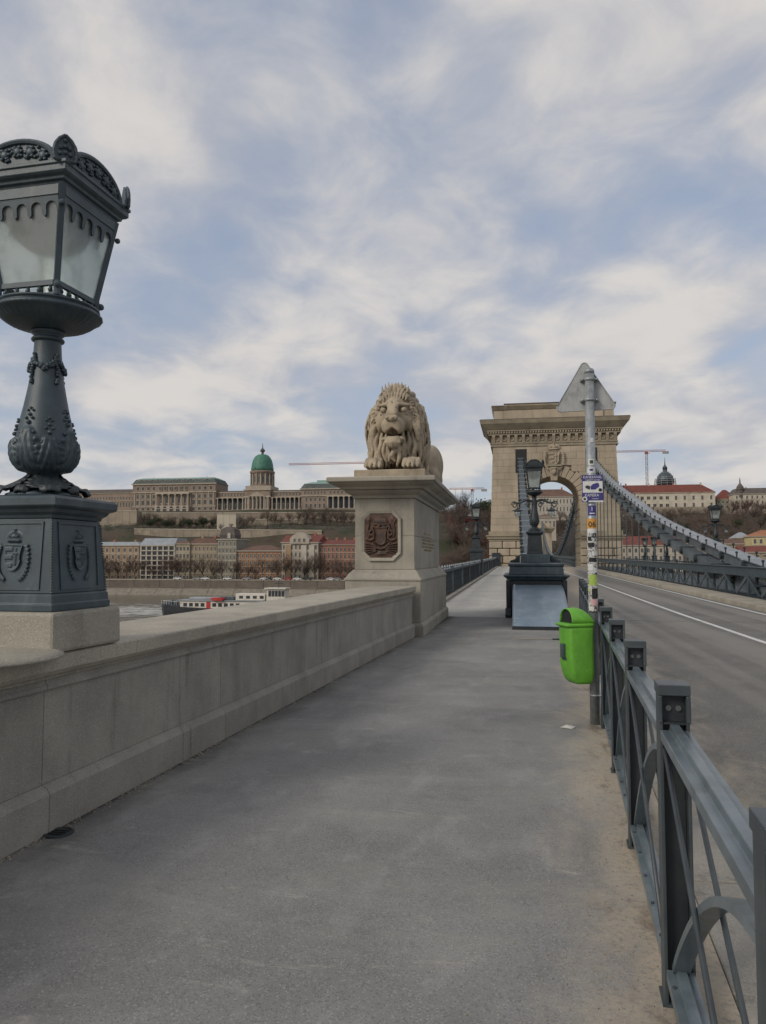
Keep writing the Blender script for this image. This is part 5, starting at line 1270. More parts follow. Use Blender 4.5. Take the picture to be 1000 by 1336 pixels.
# hood: half-barrel, open to the left
mb = MB(); n = 14; secs = []
for i in range(15):
    u = i/14; x = -.135+.29*u; h = .155*math.sqrt(max(.0, 1-(max(0, (u-.30))/.72)**2)) if u > .3 else .155*(.93+.07*u/.3)
    secs.append([(x-(.035*math.sin(PI*k/n) if i == 0 else 0)*0, (DP-.004)*math.cos(PI*k/n), .6405+h*math.sin(PI*k/n)**.8) for k in range(n+1)])
vs = [p for s_ in secs for p in s_]; k = n+1
mb.add(vs, [(i*k+j, i*k+j+1, (i+1)*k+j+1, (i+1)*k+j) for i in range(14) for j in range(n)])
ho = mb.build('hood', 'bin_green', bn_, True); md = ho.modifiers.new('t', 'SOLIDIFY'); md.thickness = .006; md.offset = 1
mb = MB(); mb.prism([((DP-.02)*math.cos(PI*j/14), .645+.125*math.sin(PI*j/14)**.8) for j in range(15)], (-.118, 0, 0), (0, 1, 0), (0, 0, 1), (.004, 0, 0)); mb.build('mouth', 'black', bn_)
mb = MB(); mb.b2((-.195, -.03, .27), (-.155, .04, .42)); mb.b2((-.165, -.05, .245), (-.15, .06, .275)); mb.build('lock_plate', 'iron_light', bn_, bevel=.006)
mb = MB(); mb.b2((.1565, -.05, .10), (.17, .05, .56)); mb.build('mounting_rail', 'iron_dark', bn_, bevel=.004)

# litter and ironwork on the pavement
mb = MB(); mb.add([(-.06, -.03, .004), (.05, -.05, .004), (.085, .02, .012), (-.02, .05, .006), (.0, -.01, .034), (-.055, -.035, .012)], [(0, 1, 2, 3), (5, 4, 3), (5, 1, 4), (4, 1, 2), (4, 2, 3), (0, 3, 5), (0, 5, 1)])
pp = mb.build('crumpled_paper', 'paper', None, loc=(.43, 7.32, 0)); tag(pp, 'crumpled scrap of pale paper on the pavement below the bin', 'litter')
dc = thing('drain_cover', 'small round dark iron drain cover at the foot of the parapet', 'drain cover', (-2.57, 4.05, .002))
mb = MB(); mb.lathe([(.085, 0), (.083, .008), (.07, .010), (.065, .004), (.01, .004)], 20); mb.build('cover', 'iron_dark', dc)
mb = MB()
for k in range(3): mb.b2((-.045, -.036+k*.03, .0045), (.045, -.028+k*.03, .009))
mb.build('grate_bar', 'black', dc)['kind'] = 'stuff'
js = thing('joint_plate', 'thin rusty steel joint plate set in the pavement before the metal cover', 'steel plate', (.45, 15.2, .003))
mb = MB(); mb.b2((-.52, -.03, 0), (.35, .03, .010)); mb.build('plate', 'kerb_stone', js, bevel=.003); mb = MB(); mb.b2((.20, -.10, .0), (.42, -.035, .022)); mb.b2((.30, -.14, .0), (.36, -.105, .03)); mb.build('hinge', 'iron_dark', js)
# grit gathered along the foot of the parapet and railing
mb = MB(); rg3 = random.Random(9)
for k in range(1500):
    if k < 950: y = rg3.uniform(2.8, 15.2); x = par_x(y)+.055+abs(rg3.gauss(0, .035)); s = rg3.uniform(.003, .008)
    else: y = 2.3+abs(rg3.gauss(0, 3.2)); x = fen_x(y)+.0-abs(rg3.gauss(0, .35)); s = rg3.uniform(.002, .006)
    mb.box((x, y, s*.3), (s*rg3.uniform(.8, 1.8), s*rg3.uniform(.8, 1.6), s*.8), rz=rg3.uniform(0, 3))
tag(mb.build('gravel', 'kerb_stone'), 'fine grit scattered along the parapet foot and railing', 'gravel', None, 'stuff')
# ------------------------------------------------------------------ the far bank: quay, hill, town
QY = 365.
ZQ = at(300, 757, 372).z; ZL = at(300, 768.5, QY).z
q = thing('quay_wall', 'long two-step stone embankment wall along the far river bank', 'embankment', (0, QY, 0))
x = -420.
while x < 420:
    mb = MB(); mb.prism([(0, WATER-2), (0, WATER), (4.2, ZL-.2), (4.2, ZL), (6.2, ZL), (6.2, WATER-2)], (x+.1, 0, 0), (0, 1, 0), (0, 0, 1), (13.8, 0, 0)); mb.build('stone_slope', 'quay_low', q)
    mb = MB(); mb.b2((x+.08, 6.21, WATER-2), (x+13.92, 8.2, ZQ-.35)); mb.build('wall_panel', 'quay_stone', q)
    mb = MB(); mb.b2((x+.08, 6.05, ZQ-.349), (x+13.92, 8.4, ZQ+.02)); mb.build('coping', 'quay_low', q)
    mb = MB(); mb.b2((x+.0, 5.2, ZL+.001), (x+14., 6.2, ZL+.5)); mb.build('step', 'quay_stone', q)
    x += 14.
# terrain with the castle hill
def prof(tab, y): return float(np.interp(y, [a for a, _ in tab], [b_ for _, b_ in tab]))
zw0, zw1 = at(300, 703, 474).z, at(300, 692, 476).z; ZC = at(300, 666, 560).z
LT = [(372, ZQ-.05), (430, ZQ), (452, ZQ+7), (474, zw0), (476, zw1-.5), (515, at(300, 689, 515).z), (543, at(300, 685, 543).z), (546, at(300, 684, 546).z), (553, ZC-.3), (640, ZC-1), (760, ZC-25), (1000, -10), (1800, -10)]
ZR = at(880, 672, 640).z
RT = [(372, ZQ-.05), (455, ZQ+1), (500, at(900, 712, 500).z), (560, at(900, 690, 560).z), (620, at(900, 674, 620).z), (638, ZR), (760, ZR+6), (900, ZR-15), (1800, 30)]
def terr(x, y):
    k = min(1, max(0, (x+75)/90)); k = k*k*(3-2*k)
    v = prof(LT, y)*(1-k)+prof(RT, y)*k
    if x < -330: v = v+(ZQ-v)*min(1, (-330-x)/200)*.6
    rough_ = 0 if y < 430 else min(1, (y-430)/60)
    return v+rough_*(1.2*math.sin(x*.05+y*.03)+.8*math.sin(x*.11-y*.07))*(.2 if 548 < y < 660 and x < -60 else 1)
xs_ = np.concatenate([np.arange(-900, -420, 60), np.arange(-420, 420, 7), np.arange(420, 1500, 80)]); ys_ = np.concatenate([np.arange(372, 660, 4.), np.arange(660, 1000, 20), np.arange(1000, 1900, 100)])
V_ = np.array([(x_, y_, terr(x_, y_)) for y_ in ys_ for x_ in xs_]); nx_ = len(xs_)
ii_ = np.arange(len(V_)).reshape(len(ys_), nx_); F_ = np.stack([ii_[:-1, :-1], ii_[:-1, 1:], ii_[1:, 1:], ii_[1:, :-1]], -1).reshape(-1, 4)
struct(link('terrain', npmesh('terrain', V_, F_, 'hill_ground')))
mb = MB(); mb.b2((-600, 373.5, ZQ-.5), (600, 391, ZQ+.02)); struct(mb.build('road_quay', 'road_asphalt'))

# ---- generic building
WIN = {}
def winmesh(w, h, frame='win_frame', arch=False, pm='pane'):
    key = (round(w, 2), round(h, 2), frame, arch)
    if key not in WIN:
        mb = MB(); f = max(.12, w*.14)
        mb.b2((-w/2, -.03, 0), (w/2, .05, h), 1)
        mb.b2((-w/2-f, -.12, -f*1.2), (w/2+f, .04, -.001), 0); mb.b2((-w/2-f*1.2, -.16, h+.001), (w/2+f*1.2, .04, h+f*1.3), 0)
        mb.b2((-w/2-f, -.10, 0), (-w/2-.001, .04, h), 0); mb.b2((w/2+.001, -.10, 0), (w/2+f, .04, h), 0)
        mb.b2((-.05, -.06, 0), (.05, -.031, h), 0)
        if arch: mb.prism([(w/2*math.cos(PI*k/8), h+f*1.3+w/2*math.sin(PI*k/8)) for k in range(9)], (0, -.06, 0), (1, 0, 0), (0, 0, 1), (0, .08, 0), 1)
        WIN[key] = mb.mesh('window', [frame, pm])
    return WIN[key]
def roof_mesh(w, d, h, kind, over=.5, inset=.0, z0=0.):
    mb = MB(); a, c = w/2+over, d+over
    if kind == 'mansard': i = inset or min(w, d)*.18; mb.rect([(-a, a, -over, c, z0), (-a+i, a-i, -over+i, c-i, z0+h)])
    elif kind == 'gable': mb.add([(-a, -over, z0), (a, -over, z0), (a, c, z0), (-a, c, z0), (-a, d/2, z0+h), (a, d/2, z0+h)], [(0, 1, 5, 4), (2, 3, 4, 5), (0, 4, 3), (1, 2, 5), (3, 2, 1, 0)])
    elif kind == 'hip':
        i = min(w*.45, d*.5); mb.add([(-a, -over, z0), (a, -over, z0), (a, c, z0), (-a, c, z0), (-a+i, d/2, z0+h), (a-i, d/2, z0+h)], [(0, 1, 5, 4), (2, 3, 4, 5), (0, 4, 3), (1, 2, 5), (3, 2, 1, 0)])
    else: mb.rect([(-a, a, -over, c, z0), (-a, a, -over, c, z0+h)])
    return mb
def building(name, label, px0, px1, yb, ye, yr, Y, depth, wall, rows, cols, roof='mansard', rmat='dark_roof', frame='win_frame', cat='building', wfrac=.42, hfrac=.55, rz_=0, skip=(), bands=True, bandmat=None, chim=0, ground=True, over=.5, group=None, arch_rows=()):
    A, B = at(px0, yb, Y), at(px1, yb, Y); w = B.x-A.x; z0 = min(A.z, B.z)-.4; h = at((px0+px1)/2, ye, Y).z-z0; hr = at((px0+px1)/2, yr, Y).z-z0-h
    r = thing(name, label, cat, ((A.x+B.x)/2, Y, z0), rz_, group)
    mb = MB(); mb.b2((-w/2, 0, -6), (w/2, depth, h)); mb.build('wall', wall, r)
    fh = h/rows; cw = w/cols
    for j in range(rows):
        for i in range(cols):
            if (j, i) in skip: continue
            ww, hh = cw*wfrac, fh*hfrac
            link('window', winmesh(ww, hh, frame, j in arch_rows), r, (-w/2+cw*(i+.5), 0, j*fh+fh*.2))
        if bands and j > 0:
            mb = MB(); mb.b2((-w/2-.12, -.22, j*fh-.14), (w/2+.12, -.001, j*fh+.16)); mb.build('string_course', bandmat or frame, r)
    mb = MB(); mb.rect([(-w/2-.2, w/2+.2, -.3, depth+.2, h), (-w/2-.6, w/2+.6, -.7, depth+.6, h+.5), (-w/2-.6, w/2+.6, -.7, depth+.6, h+.7)]); mb.build('cornice', bandmat or frame, r)
    if hr > .8:
        rf = roof_mesh(w, depth, hr-.7, roof, over, 0, h+.702).build('roof', rmat, r)
        for k in range(chim):
            xk = -w/2+w*(k+.5)/chim+random.uniform(-1, 1); mb = MB(); mb.b2((xk-.6, depth*.45, h+hr*.4), (xk+.6, depth*.45+1.4, h+hr+1.4)); mb.build('chimney', 'w_brick' if k % 2 else wall, rf)
    return r, w, h, z0
YB = 394.
b1, *_ = building('town_house', 'orange-tan apartment house with dark roof beside the lamp base', 98, 181, 757, 713, 707, YB, 18, 'w_tan', 5, 11, 'mansard', 'grey_roof', chim=3)
# modern glass block
A, B = at(182.5, 757, YB), at(228, 757, YB); w = B.x-A.x; h = at(205, 711, YB).z-A.z
g = thing('office_block', 'modern grey glass office block with pale grid facade on the far quay', 'building', ((A.x+B.x)/2, YB, A.z-.4))
mb = MB(); mb.b2((-w/2, .4, -6), (w/2, 18, h)); mb.build('wall', 'w_glass', g)
nf, nb = 6, 6
for j in range(nf+1):
    mb = MB(); z = h*.16+h*.84*j/nf; mb.b2((-w/2, -.5, z-.32), (w/2, .39, z+.32)); mb.build('floor_band', 'w_pale', g)
for i in range(nb+1):
    mb = MB(); x = -w/2+.4+(w-.8)*i/nb; mb.b2((x-.42, -.3, 0), (x+.42, .395, h)); mb.build('pier', 'w_pale', g)
for j in range(nf):
    for i in range(nb):
        mb = MB(); x0 = -w/2+.4+(w-.8)*i/nb+.45; x1 = -w/2+.4+(w-.8)*(i+1)/nb-.45; z = h*.16+h*.84*j/nf
        mb.b2((x0, .2, z+.35), (x1, .42, z+h*.84/nf-.35)); mb.build('pane', 'pane', g)
mb = MB(); mb.rect([(-w/2-.2, w/2+.2, -.6, 18, h+.33), (-w/2+.6, w/2-.6, 4, 16, h+4.2)]); mb.build('roof', 'grey_roof', g)
b3, *_ = building('town_house', 'cream apartment house with balconies and low brown roof beside the glass office block', 228.5, 247, 757, 711, 706, YB, 18, 'w_cream', 5, 4, 'mansard', 'brown_roof', wfrac=.6, frame='w_pale')
b3b, *_ = building('town_house', 'ochre apartment house with long brown roof between cream and grey-green houses', 247.5, 283, 757, 711, 702, YB+1, 18, 'w_ochre', 5, 7, 'mansard', 'brown_roof', chim=2)
b4, w4, h4, _ = building('town_house', 'tall narrow grey-green house with dark domed roof', 283.5, 308, 757, 705, 703, YB-1, 20, 'w_greygreen', 6, 5, 'flat', 'grey_roof', hfrac=.6)
mb = MB(); mb.rect([(-5, 3, 3, 12, h4+.7), (-5.4, 3.4, 2.6, 12.4, h4+3.), (-4.6, 2.6, 3.5, 11.5, h4+6.2), (-2.5, .5, 5.5, 9.5, h4+7.6)]); mb.build('turret_roof', 'dark_roof', b4)
mb = MB(); mb.b2((-.6, 2.2, h4+1.2), (1.0, 3, h4+4)); mb.build('dormer', 'w_pale', b4)
b5, *_ = building('town_house', 'long orange-brown house with sloping brown roof behind bare trees', 308.5, 367, 757, 720, 711, YB, 18, 'w_orange', 4, 11, 'hip', 'brown_roof')
b6, w6, h6, _ = building('town_house', 'cream and brown house with red roof and white central gable', 367.5, 415, 757, 709, 697.5, YB-2, 20, 'w_white', 5, 9, 'gable', 'red_roof', hfrac=.6, chim=2)
mb = MB(); mb.prism([(-5.2, h6-.2), (5.2, h6-.2), (5.2, h6+2.6), (3.4, h6+4.4), (0, h6+6.0), (-3.4, h6+4.4), (-5.2, h6+2.6)], (0, -1.0, 0), (1, 0, 0), (0, 0, 1), (0, 8, 0)); mb.build('gable', 'w_white', b6)
for x in (-2.6, 0, 2.6): link('window', winmesh(1.2, 1.9), b6, (x, -1.0, h6+.7))
for x in (-w6*.31, w6*.12, w6*.33):
    mb = MB(); mb.b2((x-1.4, -.6, 2), (x+1.4, -.002, h6-1)); mb.build('bay', 'w_tan' if x < 0 else 'w_pale', b6)
b7, *_ = building('town_house', 'red-brick house with white window surrounds and red roof beside the lion pedestal', 415.5, 480, 757, 712, 704, YB, 18, 'w_brick', 5, 12, 'gable', 'red_roof', 'castle_trim', chim=5, arch_rows=(1, 3))
# houses seen past the chain on the right
building('quay_house', 'white house with red roof behind the hanger rods', 786, 892, 732, 713, 699, 420, 20, 'w_white', 2, 13, 'gable', 'red_roof')
building('hill_house', 'small grey house with pale hipped roof on the right-hand slope', 962, 981, 718, 703, 694, 455, 14, 'w_greygreen', 2, 4, 'hip', 'grey_roof')
building('hill_house', 'yellow house with orange roof at the right edge', 982, 1030, 720, 701, 691, 440, 14, 'w_yellow', 2, 6, 'hip', 'orange_roof')
building('hill_house', 'low house with dark brown roof just left of the grey house', 935, 972, 722, 711, 703, 425, 14, 'w_ochre', 1, 6, 'gable', 'brown_roof')
building('hill_house', 'low house with maroon roof below the yellow house', 968, 1020, 727, 722, 712, 410, 14, 'w_ochre', 1, 6, 'gable', 'red_roof')
building('hill_house', 'dark-roofed villa with small turret left of the brown-roofed house', 905, 934, 722, 710, 702, 445, 14, 'w_greygreen', 1, 4, 'hip', 'dark_roof')
# barracks and its neighbours on the right-hand hill
br, wb, hb, _ = building('barracks', 'long pale barracks with red tiled roof and two rows of dark windows', 770, 934, 662, 644, 631.5, 648, 18, 'w_barrack', 2, 20, 'hip', 'red_roof', frame='w_barrack', bands=False, chim=5, wfrac=.5, hfrac=.42, skip=[(j, i) for j in (0, 1) for i in range(13, 20)])
for j in (0, 1):
    for i in range(5): link('window', winmesh(1.5, hb*.27, 'w_barrack'), br, (wb/2-wb*(i+.45)/14.5, 0, hb*(.08+.48*j)))
building('barracks_annex', 'small grey annex with steep red roof right of the barracks', 936, 963, 663, 652, 638, 655, 16, 'w_greygreen', 2, 5, 'hip', 'red_roof', bands=False)
pp_, wp, hp, _ = building('palace', 'pale yellow palace with dark mansard roof and corner turret at the right edge', 959, 1040, 664, 645, 636, 640, 20, 'w_barrack', 3, 12, 'mansard', 'dark_roof', hfrac=.6, wfrac=.3, chim=2)
mb = MB(); mb.lathe([(2.6, hp-2), (2.6, hp+4), (3.0, hp+4.2), (2.6, hp+6.5), (1.2, hp+8.4), (.5, hp+9.5), (.5, hp+11), (.1, hp+14)], 10, (-wp/2+5, 2, 0)); mb.build('turret', 'dark_roof', pp_)
rw = thing('retaining_wall', 'tan stone retaining wall below the barracks', 'retaining wall', (at(885, 672, 637).x, 637, 0))
A, B = at(838, 672, 637), at(940, 672, 637); zt = at(885, 661.5, 637).z; n = 10
for k in range(n):
    w_ = (B.x-A.x)/n; x = A.x-at(885, 672, 637).x+w_*k; mb = MB(); mb.b2((x+.08, 0, A.z-8), (x+w_-.08, 6, zt)); mb.build('wall_panel', 'wall_far', rw)
    mb = MB(); mb.b2((x-.5, -.8, A.z-8), (x+.5, -.01, zt-1)); mb.build('buttress', 'wall_far', rw)
# scaffolded dome
c = at(868.5, 634, 690); sd_ = thing('scaffolded_dome', 'dark church dome wrapped in scaffolding behind the barracks roof', 'dome', tuple(c))
s_ = .69/1.
mb = MB(); mb.lathe([(7.2, -6), (7.2, 2), (7.6, 2.2), (7.4, 5), (6.4, 8.2), (4.6, 10.6), (2.6, 12), (1.9, 12.3), (1.9, 15), (2.3, 15.2), (1.4, 17), (.6, 18), (.3, 21), (.08, 25)], 16); mb.build('dome', 'iron', sd_, True)
mb = MB()
for lv in range(7):
    r_ = 9.2-.25*lv if lv < 4 else 8.2-(lv-3)*1.6; z = lv*1.9
    for k in range(12):
        a, a2 = 2*PI*k/12, 2*PI*(k+1)/12; mb.beam((r_*math.cos(a), r_*math.sin(a), z), (r_*math.cos(a2), r_*math.sin(a2), z), .28, .28); mb.beam((r_*math.cos(a), r_*math.sin(a), z-1.9), (r_*math.cos(a), r_*math.sin(a), z+1.2), .22, .22)
mb.build('scaffolding', 'crane_grey', sd_)
# white building with brown roof, framed by the arch
building('hill_mansion', 'white mansion with brown hipped roof seen through the bridge arch', 690, 752, 668, 649, 637, 600, 20, 'w_pale', 2, 14, 'hip', 'brown_roof', wfrac=.35, chim=2)
building('tunnel_lodge', 'low dark-roofed house below the white mansion inside the arch', 700, 726, 690, 676, 670, 420, 12, 'w_white', 1, 5, 'hip', 'brown_roof')

# ---- castle on the ridge
CY = 560.
cs_ = thing('royal_castle', 'long pale stone castle with green copper dome and columned wings on the hilltop', 'castle', (at(336, 668, CY).x, CY, at(336, 668, CY).z))
CX, CZ = cs_.location.x, cs_.location.z
def cx_(px): return at(px, 660, CY).x-CX
def cz_(py): return at(336, py, CY).z-CZ
def cbox(name, p0, p1, y0, y1, mat, front=0., back=22., parent=None):
    mb = MB(); mb.b2((cx_(p0), front, cz_(y1)), (cx_(p1), back, cz_(y0))); return mb.build(name, mat, parent or cs_)
def crow(p0, p1, n, ytop, ybot, front, wf=.45, frame='castle_trim', arch=False):
    a, b_ = cx_(p0), cx_(p1); cw = (b_-a)/n
    for i in range(n): link('window', winmesh(cw*wf, cz_(ytop)-cz_(ybot), frame, arch), cs_, (a+cw*(i+.5), front, cz_(ybot)))
def ccols(p0, p1, n, ytop, ybot, front):
    a, b_ = cx_(p0), cx_(p1); H_ = cz_(ytop)-cz_(ybot)
    if 'col' not in WIN or True:
        mb = MB(); mb.sq([(.75, 0), (.75, .5)]); mb.lathe([(.56, .5), (.5, H_-.8), (.55, H_-.7)], 8); mb.sq([(.75, H_-.7), (.75, H_)]); me = mb.mesh('column', 'castle_trim')
    for i in range(n): link('column', me, cs_, (a+(b_-a)*i/(n-1), front, cz_(ybot)))
def cband(p0, p1, y, front, th=.5, pro=.5, mat='castle_trim'):
    mb = MB(); mb.b2((cx_(p0)-pro, front-pro, cz_(y)-th/2), (cx_(p1)+pro, front-.002, cz_(y)+th/2)); mb.build('string_course', mat, cs_)
# left low wing
cbox('wing_wall', 60, 172, 639.5, 672, 'castle_wall', 3); mb = MB(); mb.rect([(cx_(60), cx_(172), 2.4, 22, cz_(639.4)), (cx_(60), cx_(172), 6, 18, cz_(634.5))]); mb.build('roof', 'dark_roof', cs_)
crow(60, 172, 30, 645, 648.5, 3, .4); crow(60, 172, 30, 653, 659, 3, .45); cband(60, 172, 640, 3); cband(60, 172, 651, 3)
# left pavilion
cbox('pavilion_wall', 173, 281, 629, 672, 'castle_wall', 0, 26)
mb = MB(); mb.rect([(cx_(172.5), cx_(281.5), -.8, 27, cz_(629)), (cx_(175.5), cx_(278.5), 2, 24, cz_(622.5)), (cx_(176), cx_(278), 2.5, 23.5, cz_(622.4)), (cx_(180), cx_(274), 7, 19, cz_(620))]); me = mb.build('roof', ['copper_pale', 'castle_roof'], cs_).data
for p in me.polygons:
    if p.center.z < cz_(623) and abs(p.normal.z) < .9: p.material_index = 1
crow(177, 277, 14, 624.2, 626.6, .9, .35); crow(176, 204, 4, 633, 637.5, 0, .45); crow(206, 246, 6, 633, 637.5, -.5, .45); crow(249, 279, 4, 633, 637.5, 0, .45)
for (a, b_) in ((176, 204), (249, 279)): crow(a, b_, 4, 643.5, 648.5, 0, .4); crow(a, b_, 4, 651, 657, 0, .45); crow(a, b_, 4, 661, 664.5, 0, .5)
cband(173, 281, 629.5, 0, .9, .9); cband(173, 281, 640.5, 0, .8, .7); cband(173, 281, 659.5, 0, .6, .5)
cbox('loggia_back', 206, 247, 642, 659, 'castle_wall', -.6, -.01); crow(207, 246, 5, 645, 655, -.6, .35, 'win_frame')
cbox('loggia_cornice', 204.5, 248.5, 640.9, 643.2, 'castle_trim', -3.4, -.62); ccols(206, 247, 6, 643.2, 658.8, -2.6)
cbox('arcade', 204.5, 248.5, 658.8, 668.5, 'castle_trim', -3.8, -.02); crow(205.5, 247.5, 5, 663, 668, -3.8, .55, 'castle_trim', True)
for px in (176, 183, 190, 197, 204, 249, 257, 264, 272, 279):
    cbox('pilaster', px-.45, px+.45, 641, 659, 'castle_trim', -.45, -.003)
for px in (191, 262):
    mb = MB(); mb.tube([(cx_(px), 12, cz_(621)), (cx_(px), 12, cz_(617.5))], .15, 5); mb.build('flagpole', 'dark_roof', cs_)
# middle wings with colonnades
for (a, b_, n) in ((281.5, 319, 6), (353, 392.5, 7)):
    cbox('wing_wall', a, b_, 641, 672, 'castle_wall', 3); cbox('roof', a, b_, 639.5, 641, 'dark_roof', 2.6)
    crow(a+.5, b_-.5, 9, 643, 646.5, 3, .4); cband(a, b_, 641.5, 3, .7, .5); cband(a, b_, 648.6, 3, .7, .6)
    cbox('loggia_back', a, b_, 649.6, 664.5, 'iron_dark', 2.5, 2.99); crow(a+1, b_-1, n-1, 657, 663, 2.45, .4, 'castle_trim')
    ccols(a+2.2, b_-2.2, n, 649.5, 664.8, .3); cbox('loggia_cornice', a, b_, 648.9, 649.5, 'castle_trim', -.6, 2.4); cbox('terrace', a, b_, 664.8, 668.5, 'far_stone', -1.2, 2.99)
# domed centre
cbox('centre_block', 319.5, 352.5, 638.5, 672, 'castle_wall', -.5, 24); cband(319.5, 352.5, 639, -.5, .9, .8); cband(319.5, 352.5, 647.8, -.5, .8, .7)
mb = MB(); mb.prism([(cx_(325), cz_(647.6)), (cx_(347), cz_(647.6)), (cx_(336), cz_(641.8))], (0, -2.2, 0), (1, 0, 0), (0, 0, 1), (0, 1.68, 0)); mb.build('pediment', 'castle_trim', cs_)
ccols(326, 346, 5, 648.2, 664.5, -2.); ccols(321.5, 324, 2, 648.2, 664.5, -1.2); ccols(348, 350.5, 2, 648.2, 664.5, -1.2); crow(327, 345, 4, 651, 663, -.52, .55, 'castle_trim'); cbox('terrace', 319, 353, 664.5, 669.5, 'far_stone', -3.2, -.51)
DR = (cx_(352)-cx_(320))/2; dxc = cx_(336); dy = 11.
mb = MB(); mb.box((dxc, dy, (cz_(638.4)+cz_(633.5))/2), (DR*2.05, DR*2.05, cz_(633.5)-cz_(638.4))); mb.build('drum_base', 'castle_trim', cs_)
z0, z1 = cz_(633.5), cz_(613.5); mb = MB(); mb.lathe([(DR*.98, z0), (DR*.98, z0+1), (DR*.86, z0+1.2), (DR*.86, z1-2), (DR*.96, z1-1.6), (DR*1.0, z1-.6), (DR*1.0, z1), (DR*.88, z1+.4)], 32, (dxc, dy, 0)); dr_ = mb.build('drum', 'castle_wall', cs_)
wh = (z1-z0)*.42
for k in range(16):
    a = 2*PI*k/16+PI/16; 
    if math.sin(a) > .25: continue
    mb = MB(); mb.lathe([(.55, z0+1.2), (.5, z1-2)], 6, (dxc+DR*.92*math.cos(a), dy+DR*.92*math.sin(a), 0)); mb.build('drum_column', 'castle_trim', dr_)
    a2 = a+PI/16; o = link('window', winmesh(1.5, wh, 'castle_trim', True), dr_, (dxc+DR*.86*math.cos(a2), dy+DR*.86*math.sin(a2), z0+2.6), a2+PI/2)
zd, zt_ = z1+.4, cz_(590.5); hd = zt_-zd; R0 = DR*.87
mb = MB(); mb.lathe([(R0*math.cos(u*PI/2*.93)**.72 if u < .999 else R0*.2, zd+hd*math.sin(u*PI/2*.98)) for u in np.linspace(0, 1, 12)], 32, (dxc, dy, 0), fn=lambda t_, z, r: .18*(math.cos(t_*16) > .6)); dm_ = mb.build('dome', 'copper', cs_, True)
for k in range(8):
    a = 2*PI*k/8+PI/8
    mb = MB(); mb.lathe([(.9, 0), (.7, .3), (.5, .3), (.1, .2)], 10); o = mb.build('oculus', 'castle_roof', dm_, loc=(dxc+R0*.99*math.cos(a), dy+R0*.99*math.sin(a), zd+1.6)); o.rotation_euler = (0, PI/2, a)
zl = zt_; mb = MB(); mb.lathe([(1.9, zl-.5), (2.0, zl), (1.0, zl+.3), (1.0, zl+2.0), (1.9, zl+2.3), (2.0, zl+3.2), (1.3, zl+4.2), (.5, zl+5), (.35, zl+6.2), (.12, zl+9)], 10, (dxc, dy, 0)); mb.build('lantern', 'dark_roof', dm_)
# right pavilion
cbox('pavilion_wall', 393, 500, 638.5, 672, 'castle_wall', 0, 26)
mb = MB(); mb.rect([(cx_(392.5), cx_(500.5), -.8, 27, cz_(638.5)), (cx_(396), cx_(497), 2, 24, cz_(632)), (cx_(404), cx_(490), 7, 19, cz_(629))]); me = mb.build('roof', 'copper_pale', cs_).data; me.materials.append(M['castle_roof'])
for p in me.polygons:
    if p.center.z < cz_(633) and abs(p.normal.z) < .9: p.material_index = 1
mb = MB(); mb.b2((cx_(411), 6, cz_(630)), (cx_(430), 18, cz_(627))); mb.build('roof_block', 'copper_pale', cs_)
crow(396, 426, 7, 642, 645.5, 0, .45); crow(429, 499, 14, 642, 645.5, 0, .45); crow(397, 426, 5, 650.5, 655, 0, .4); crow(397, 426, 5, 658, 663.5, 0, .45)
cband(393, 500, 639, 0, .9, .9); cband(393, 500, 648, 0, .8, .7); cbox('loggia_back', 428, 500, 649, 664.5, 'iron_dark', -.5, -.01); ccols(429, 499, 11, 649.5, 664.5, -2.6); cbox('loggia_cornice', 427, 500, 648.6, 649.5, 'castle_trim', -3.4, -.51); cbox('terrace', 393, 500, 664.5, 669, 'far_stone', -3.6, -.02)
# foundations and terraces
def rwall(name, label, px0, px1, yt, yb, Y, thick, n, mat='wall_far', slope=0.):
    A, B = at(px0, yb, Y), at(px1, yb, Y); r = thing(name, label, 'retaining wall', ((A.x+B.x)/2, Y, 0)); L = B.x-A.x
    for k in range(n):
        x0, x1 = -L/2+L*k/n, -L/2+L*(k+1)/n; pxm = px0+(px1-px0)*(k+.5)/n
        zt, zb = at(pxm, yt+slope*(k+.5)/n, Y).z, at(pxm, yb, Y).z-6; mb = MB(); mb.b2((x0+.06, 0, zb), (x1-.06, thick, zt)); mb.build('wall_panel', mat, r)
        mb = MB(); mb.b2((x0, -.25, zt+.001), (x1, thick, zt+.5)); mb.build('coping', 'far_pale', r)
    return r
rwall('retaining_wall', 'long pale retaining wall running across the hillside below the castle', 175, 420, 690.5, 703, 474, 3, 22, 'wall_far', 2.)
rwall('retaining_wall', 'high stone bastion wall under the left pavilion of the castle', 120, 290, 669.5, 684, 545, 6, 16, 'far_stone')
rwall('retaining_wall', 'stone terrace wall under the domed centre of the castle', 291, 400, 669, 680, 546, 6, 12, 'far_stone')
rwall('retaining_wall', 'lower beige terrace wall on the slope right of the square bastion', 309, 398, 678, 687, 530, 8, 10, 'wall_far')
rwall('retaining_wall', 'square pale bastion at the slope left of the dome', 283, 308, 671, 690, 520, 10, 3, 'far_pale')
rwall('retaining_wall', 'tall buttressed wall at the left end of the hill beside the lamp base', 95, 178, 667, 700, 530, 8, 9, 'wall_far')
rwall('retaining_wall', 'stone terrace wall under the right pavilion of the castle', 401, 520, 669.5, 676, 548, 5, 12, 'far_stone')
